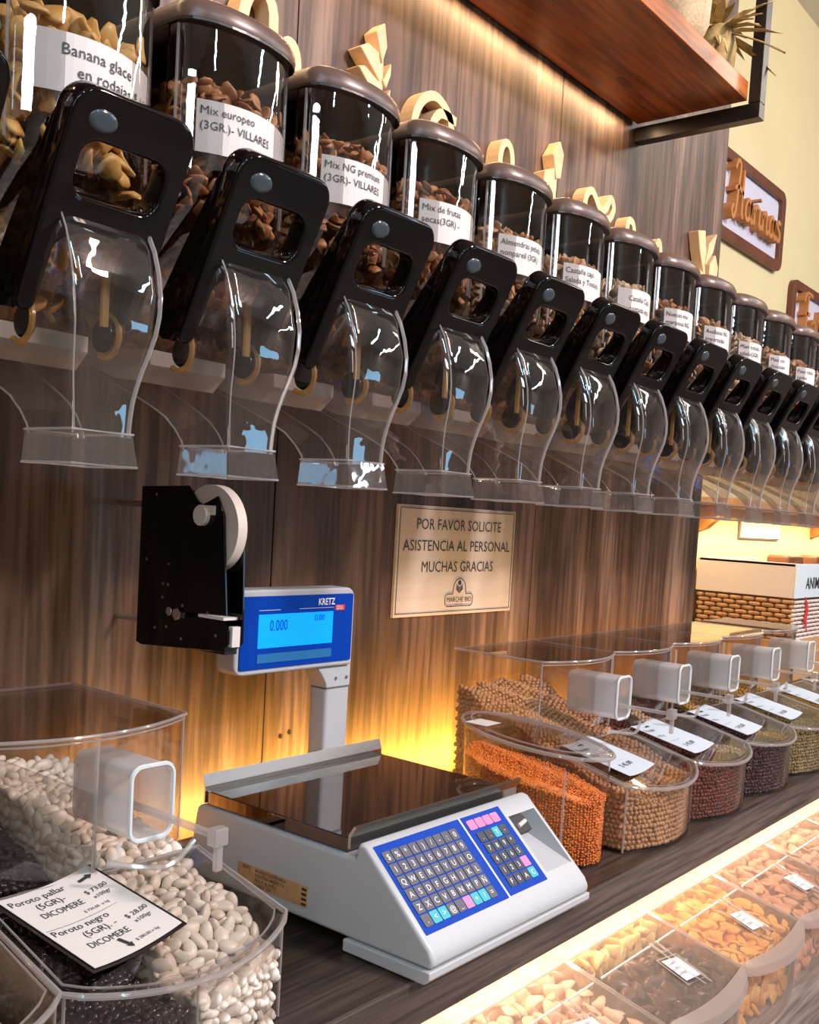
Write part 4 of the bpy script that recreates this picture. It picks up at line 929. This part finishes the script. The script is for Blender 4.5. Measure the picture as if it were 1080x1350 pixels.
b = MB(); b.prism(rrect(.907, 1.127, 1.184, 1.284, .003, 3), -.1318, -.1302, lambda u, v, q: (u, q, v)); b.build('display_panel', M_blue, HD, label='blue display face')
b = MB(); b.box(.938, 1.084, -.1328, -.1319, 1.2125, 1.2590); b.build('screen', M_lcd, HD, label='glowing light blue screen')
b = MB(); b.box(.938, 1.084, -.1325, -.1319, 1.192, 1.2045); b.build('lower_window', M_lcdlow, HD)
b = MB(); wall_text(b, 'KRETZ', .0135, 1.052, 1.2690, -.1326, bold=.02, sx=.85); b.build('logo', M_print, HD)
for q in ((.938, .978), (1.015, 1.085)): MB().box(q[0], q[1], -.1324, -.1319, 1.2645, 1.2650).build('panel_line', M_print, HD)
b = MB(); b.box(1.088, 1.108, -.1328, -.1319, 1.2600, 1.2680); b.build('badge', M_red, HD)
b = MB(); wall_text(b, 'SINGLE', .0042, 1.0895, 1.2644, -.1334); wall_text(b, 'REPORT', .0042, 1.0895, 1.2608, -.1334); b.build('badge_text', M_print, HD)
b = MB(); wall_text(b, '0.000', .022, .958, 1.236, -.1334, sx=.7); wall_text(b, '0.00', .012, 1.045, 1.247, -.1334); b.build('digits', M_blue, HD)

# ------------------------------------------------------------------ bag tape sealer on the wall
TP = thing('tape_dispenser', 'black metal tape dispenser with a white roll mounted on the wall left of the display', 'tape dispenser', (.80, -.15, 1.22))
pl = [(-.066, 1.224), (-.066, 1.423), (-.158, 1.426), (-.176, 1.408), (-.186, 1.404), (-.213, 1.415), (-.226, 1.392), (-.232, 1.330), (-.238, 1.275), (-.200, 1.2735), (-.165, 1.272), (-.165, 1.267), (-.200, 1.2685), (-.236, 1.266), (-.243, 1.258), (-.243, 1.242), (-.232, 1.232), (-.078, 1.2215)]
b = MB(); b.prism(pl, .7885, .7915, lambda u, v, q: (q, u, v)); b.build('side_plate', M_black, TP, bevel=.0006, seg=1)
pl2 = [(-.066, 1.224), (-.066, 1.423), (-.16, 1.42), (-.236, 1.39), (-.242, 1.28), (-.243, 1.242), (-.232, 1.232), (-.078, 1.2215)]
b = MB(); b.prism(pl2, .8105, .8135, lambda u, v, q: (q, u, v)); b.build('side_plate', M_black, TP, bevel=.0006, seg=1)
b = MB(); b.box(.7917, .8103, -.16, -.08, 1.228, 1.36).box(.7917, .8103, -.235, -.1605, 1.228, 1.258); b.build('spacer', M_blackmat, TP)
for z in (1.25, 1.40): MB().cyl((.804, -.0655, z), (0, 1, 0), .004, .065, 12).build('standoff', M_screw, TP)
b = MB(); cy_, cz_ = -.194, 1.376
rg = lambda x, r: [(x, cy_ + r * math.cos(2 * pi * k / 40), cz_ + r * math.sin(2 * pi * k / 40)) for k in range(40)]
b.loft([rg(.794, .030), rg(.794, .0525), rg(.808, .0525), rg(.808, .030), rg(.794, .030)], (False, False)); b.build('tape_roll', M_tape, TP, smooth=True, angle=40)
b = MB(); b.cyl((.7884, -.190, 1.391), (-1, 0, 0), .0125, .007, 24).box(.7860, .7884, -.212, -.186, 1.392, 1.4035); b.build('roll_hub', M_tape, TP, bevel=.001)
b = MB(); b.box(.7880, .8100, -.2345, -.188, 1.2690, 1.2724).box(.795, .807, -.2435, -.2365, 1.238, 1.262); b.build('tape_strip', M_paper, TP)
b = MB()
for y, z in ((-.098, 1.4135), (-.083, 1.331), (-.128, 1.328), (-.118, 1.303), (-.118, 1.286), (-.128, 1.3025), (-.158, 1.2795), (-.205, 1.275), (-.105, 1.2465), (-.128, 1.2500), (-.158, 1.2385), (-.222, 1.250)): b.cyl((.7884, y, z), (-1, 0, 0), .0020, .0009, 12)
b.build('screw', M_screw, TP)
b = MB(); b.cyl((.7884, -.150, 1.268), (-1, 0, 0), .0080, .004, 6).cyl((.7884, -.134, 1.270), (-1, 0, 0), .0055, .003, 18); b.build('tension_knob', M_steel, TP, bevel=.0006)

# ------------------------------------------------------------------ plaque on the wall
PQ = thing('wall_plaque', 'brushed rectangular plaque asking customers to request staff assistance', 'sign', (1.56, -.003, 1.222))
MB().box(1.3715, 1.7455, -.0062, -.0003, 1.2225, 1.4245).build('plate', M_plaque, PQ, bevel=.0006, seg=1)
b = MB()
for a in (0, 1):
    i, j = (.0055, .0068)
xa, xb, za, zb = 1.377, 1.740, 1.228, 1.419
b.box(xa, xb, -.0068, -.0063, zb - .0011, zb).box(xa, xb, -.0068, -.0063, za, za + .0011).box(xa, xa + .0013, -.0068, -.0063, za, zb).box(xb - .0013, xb, -.0068, -.0063, za, zb)
b.build('border_line', M_ink, PQ)
b = MB()
for tx, z, wdt in (('POR FAVOR SOLICITE', 1.3815, .268), ('ASISTENCIA AL PERSONAL', 1.3425, .340), ('MUCHAS GRACIAS', 1.3035, .228)):
    vs, fs = tmesh(tx, .0285, 'CENTER'); wv = max(v[0] for v in vs) - min(v[0] for v in vs)
    b.add([(1.559 + x / wv * wdt, -.0068, z + y) for x, y, _ in vs], fs)
b.build('lettering', M_ink, PQ)
b = MB(); lx, lz_ = 1.566, 1.2425
o = rrect(lx - .044, lx + .044, lz_ - .004, lz_ + .0185, .005, 4)
def outline(b, pts, r=.0008):
    b.tube([(x, -.0066, z) for x, z in pts], r, 4, closed=True)
arch = [(lx - .044, lz_), (lx - .044, lz_ + .014), (lx - .039, lz_ + .0185), (lx - .021, lz_ + .0185)] + [(lx - .020 * math.cos(pi * k / 12), lz_ + .026 + .022 * math.sin(pi * k / 12)) for k in range(13)] + [(lx + .021, lz_ + .0185), (lx + .039, lz_ + .0185), (lx + .044, lz_ + .014), (lx + .044, lz_), (lx + .038, lz_ - .005), (lx - .038, lz_ - .005)]
outline(b, arch)
wall_text(b, 'MARCHÉ BIO', .0135, lx, lz_ + .0035, -.0070, 'CENTER', sx=1.0); wall_text(b, 'tienda natural', .0042, lx, lz_ - .002, -.0070, 'CENTER')
b.cyl((lx, -.0063, lz_ + .040), (0, -1, 0), .0048, .0006, 18)
for s in (-1, 1):
    for k in range(4): b.prism([(lx + s * (.0008 + .000 * k), lz_ + .020 + k * .0032), (lx + s * .010, lz_ + .027 + k * .0030), (lx + s * .010, lz_ + .0290 + k * .0026), (lx + s * .0008, lz_ + .0218 + k * .0032)], -.0069, -.0063, lambda u, v, q: (u, q, v))
b.build('emblem', M_ink, PQ)

# ------------------------------------------------------------------ lower tier of clear bins below the counter
M_lowclear = clear('low_bin_acrylic', (.97, .95, .93), haze=.10, hazecol=(1., .86, .74), boost=1.6, rough=.06)
M_lowtop = clear('low_bin_top', (.97, .95, .93), haze=.30, hazecol=(1., .90, .80), boost=1.6, rough=.10)  # pale haze paints the strip light's reflection into the flat top
LP, LX0 = .2695, 1.302
HZ, HY, FZ, FY, BZ = .760, -.437, .722, -.600, .6006
lw_ = LP - .004
def lzz(y): return HZ + (FZ - HZ) * (y - HY) / (FY - HY)
def low_bin(x0, label):
    T = thing('display_bin', label, 'bulk bin', (x0 + lw_ / 2, -.5, BZ), 'clear flap-lid bins under the counter'); n = 14
    fy = lambda u: FY - .020 * math.sin(pi * u / lw_) ** .8
    for s in (0, 1):
        x = x0 + s * (lw_ - .0025); b = MB()
        b.prism([(-.366, BZ), (FY, BZ), (FY, FZ), (HY, HZ), (-.366, HZ)], x, x + .0025, lambda u, v, q: (q, u, v)); b.build('side_wall', M_lowclear, T)
    b = MB(); b.loft([[(x0 + u, fy(u), BZ), (x0 + u, fy(u), FZ - .002), (x0 + u, fy(u) + .0025, FZ - .002), (x0 + u, fy(u) + .0025, BZ)] for u in [lw_ * i / n for i in range(n + 1)]]); b.build('front_wall', M_lowclear, T, smooth=True)
    b = MB(); b.box(x0, x0 + lw_, HY, -.366, HZ + .0004, HZ + .004); b.build('top', M_lowtop, T)
    lp = [(x0 - .001, HY - .001)] + [(x0 - .001 + (lw_ + .002) * i / n, FY - .004 - .028 * math.sin(pi * i / n) ** .7) for i in range(n + 1)] + [(x0 + lw_ + .001, HY - .001)]
    b = MB(); b.prism(lp, .001, .0038, lambda u, v, q: (u, v, lzz(v) + q)); b.build('flap_lid', M_lowclear, T)
    b = MB(); L2 = [(x0 - .001 + (lw_ + .002) * i / n, FY - .004 - .028 * math.sin(pi * i / n) ** .7) for i in range(n + 1)]
    b.loft([[(x, y + .020 * math.sin(pi * i / n) ** .5, lzz(y + .03) + .0045), (x, y - .003, lzz(y) + .0045), (x, y - .006, lzz(y) - .010), (x, y - .004, lzz(y) - .010), (x, y - .001, lzz(y) + .001), (x, y + .020 * math.sin(pi * i / n) ** .5, lzz(y + .03) + .003)] for i, (x, y) in enumerate(L2)]); b.build('pull_lip', M_frost, T, smooth=True, angle=40)
    b = MB()
    for x in (x0 + .001, x0 + lw_ - .001):
        b.tube([(x, FY, BZ + .002), (x, FY, FZ + .002), (x, HY, HZ + .003), (x, -.37, HZ + .003)], .0016, 6)
    b.tube([(x0, HY, HZ + .004), (x0 + lw_, HY, HZ + .004)], .0018, 6)
    ym = HY - .052; b.tube([(x0 + .01, ym, lzz(ym) + .004), (x0 + lw_ - .01, ym, lzz(ym) + .004)], .0016, 6)
    b.build('edge', M_bead, T, smooth=True)
    # wire clip and card
    cx = x0 + .150; cyy = FY + .055
    P = lambda a, c, h=0: (cx + a, cyy + c, lzz(cyy + c) + .006 + h)
    b = MB(); b.tube([P(-.028, -.03, .001), P(.022, -.036, .001), P(.034, .020, .001), P(-.016, .028, .001)], .0014, 6, closed=True)
    b.tube([P(.0, -.045, .002), P(.006, .038, .006)], .0011, 5); b.tube([P(.016, -.048, .002), P(.020, .036, .006)], .0011, 5)
    b.tube([P(.006, .030, .006), P(.008, .052, .007), P(.024, .050, .007), P(.020, .028, .006)], .002, 6, closed=True); b.build('card_clip', M_bead, T, smooth=True)
    b = MB(); b.add([P(-.022, -.024, .0014), P(.018, -.029, .0014), P(.027, .014, .0014), P(-.012, .022, .0014), P(-.022, -.024, .002), P(.018, -.029, .002), P(.027, .014, .002), P(-.012, .022, .002)], [(3, 2, 1, 0), (4, 5, 6, 7), (0, 1, 5, 4), (1, 2, 6, 5), (2, 3, 7, 6), (3, 0, 4, 7)])
    b.build('price_card', M_paperblue, T)
    b = MB()
    for i, tx in enumerate(('Orejones', '(5GR)', 'x100gr')):
        vs, fs = tmesh(tx, .008); b.add([P(-.017 + x - .002 * i, .008 - .011 * i + y, .0026) for x, y, _ in vs], fs)
    b.build('card_print', M_inkgrey, T); return T
f_or = noisy('candied_orange', (.85, .30, .04), (.95, .58, .14), (25, 25, 25), .4); f_yel = noisy('candied_yellow', (.85, .50, .12), (.95, .75, .35), (25, 25, 25), .45)
f_pr = noisy('dried_prune', (.03, .012, .01), (.10, .045, .035), (25, 25, 25), .3); f_pk = noisy('dried_apricot', (.62, .26, .13), (.85, .48, .30), (25, 25, 25), .45); f_pe = noisy('peach_chips', (.75, .45, .28), (.92, .68, .5), (25, 25, 25), .5)
def low_fill(x0, a0, a1, y0, y1, r, m, label, top=.725):
    P = []; st = r * 1.5
    for x in np.arange(x0 + a0 + r, x0 + a1 - r * .8, st):
        for y in np.arange(y0 + r * .6, y1 - r * .6, st):
            for l in range(2): P.append((x, y, top + .030 * (y - FY) / .2 - l * r * 1.0))
        if y0 < FY + .02:
            for z in np.arange(BZ + r, top - r * .5, st): P.append((x, y0 + r * .6, z))
    for y in np.arange(y0 + r * .6, y1 - r * .6, st):
        for z in np.arange(BZ + r, top - r, st): P.append((x0 + a0 + r, y, z))
    P = np.array(P); P += RNG.normal(0, r * .2, P.shape)
    V, F = scatter(P, chip(int(x0 * 100) % 17), (r * 1.05, r * .85, r), .25)
    V[:, 0] = np.clip(V[:, 0], x0 + a0 + .003, x0 + a1 - .003); V[:, 1] = np.clip(V[:, 1], y0 + .003, y1 - .003); V[:, 2] = np.clip(V[:, 2], BZ + .001, np.array([lzz(min(y, HY)) for y in V[:, 1]]) - .002)
    np_obj('dried_fruit', V, F, m, None, label=label, cat='dry food', kind='stuff')
pos = {-3: 'far lower left', -2: 'third to the left of the prune bin', -1: 'left of the prune bin'}
lowl = {-2: ('clear flap-lid bin below the frame under the scale', [(f_pe, 0, 1, 'peach-coloured chips in the flap-lid bin below the left bins')]),
        -1: ('clear flap-lid bin with pale fruit, just left of the dark prune bin', [(f_pe, 0, 1, 'pale peach fruit chips in the bin just left of the prunes')]),
        0: ('clear flap-lid bin holding dark prunes and yellow fruit, nearest to the bottom edge', [(f_pr, 0, .62, 'dark brown prunes in the nearest flap-lid bin'), (f_yel, .62, 1, 'yellow candied fruit beside the dark prunes')]),
        1: ('clear flap-lid bin of orange fruit, right of the prune bin', [(f_or, 0, 1, 'orange candied fruit in the flap-lid bin right of the prunes')]),
        2: ('clear flap-lid bin of apricot-coloured fruit, second right of the prune bin', [(f_pk, 0, 1, 'apricot-pink dried fruit second right of the prunes')]),
        3: ('clear flap-lid bin third right of the prune bin', [(f_pe, 0, 1, 'pale dried fruit third right of the prunes')]),
        4: ('clear flap-lid bin at the far right edge under the counter', [(f_pk, 0, 1, 'pinkish dried fruit at the far right under the counter')])}
for k, (lb, fills) in lowl.items():
    x0 = LX0 + LP * k; low_bin(x0, lb)
    if k == 0:
        low_fill(x0, 0, lw_, -.46, -.368, .017, f_yel, 'yellow candied fruit at the back of the nearest flap-lid bin')
        low_fill(x0, 0, lw_, FY, -.46, .020, f_pr, 'dark brown prunes at the front of the nearest flap-lid bin', top=.722)
    else:
        m, a, c, ll = fills[0]; low_fill(x0, 0, lw_, FY, -.368, .018, m, ll)
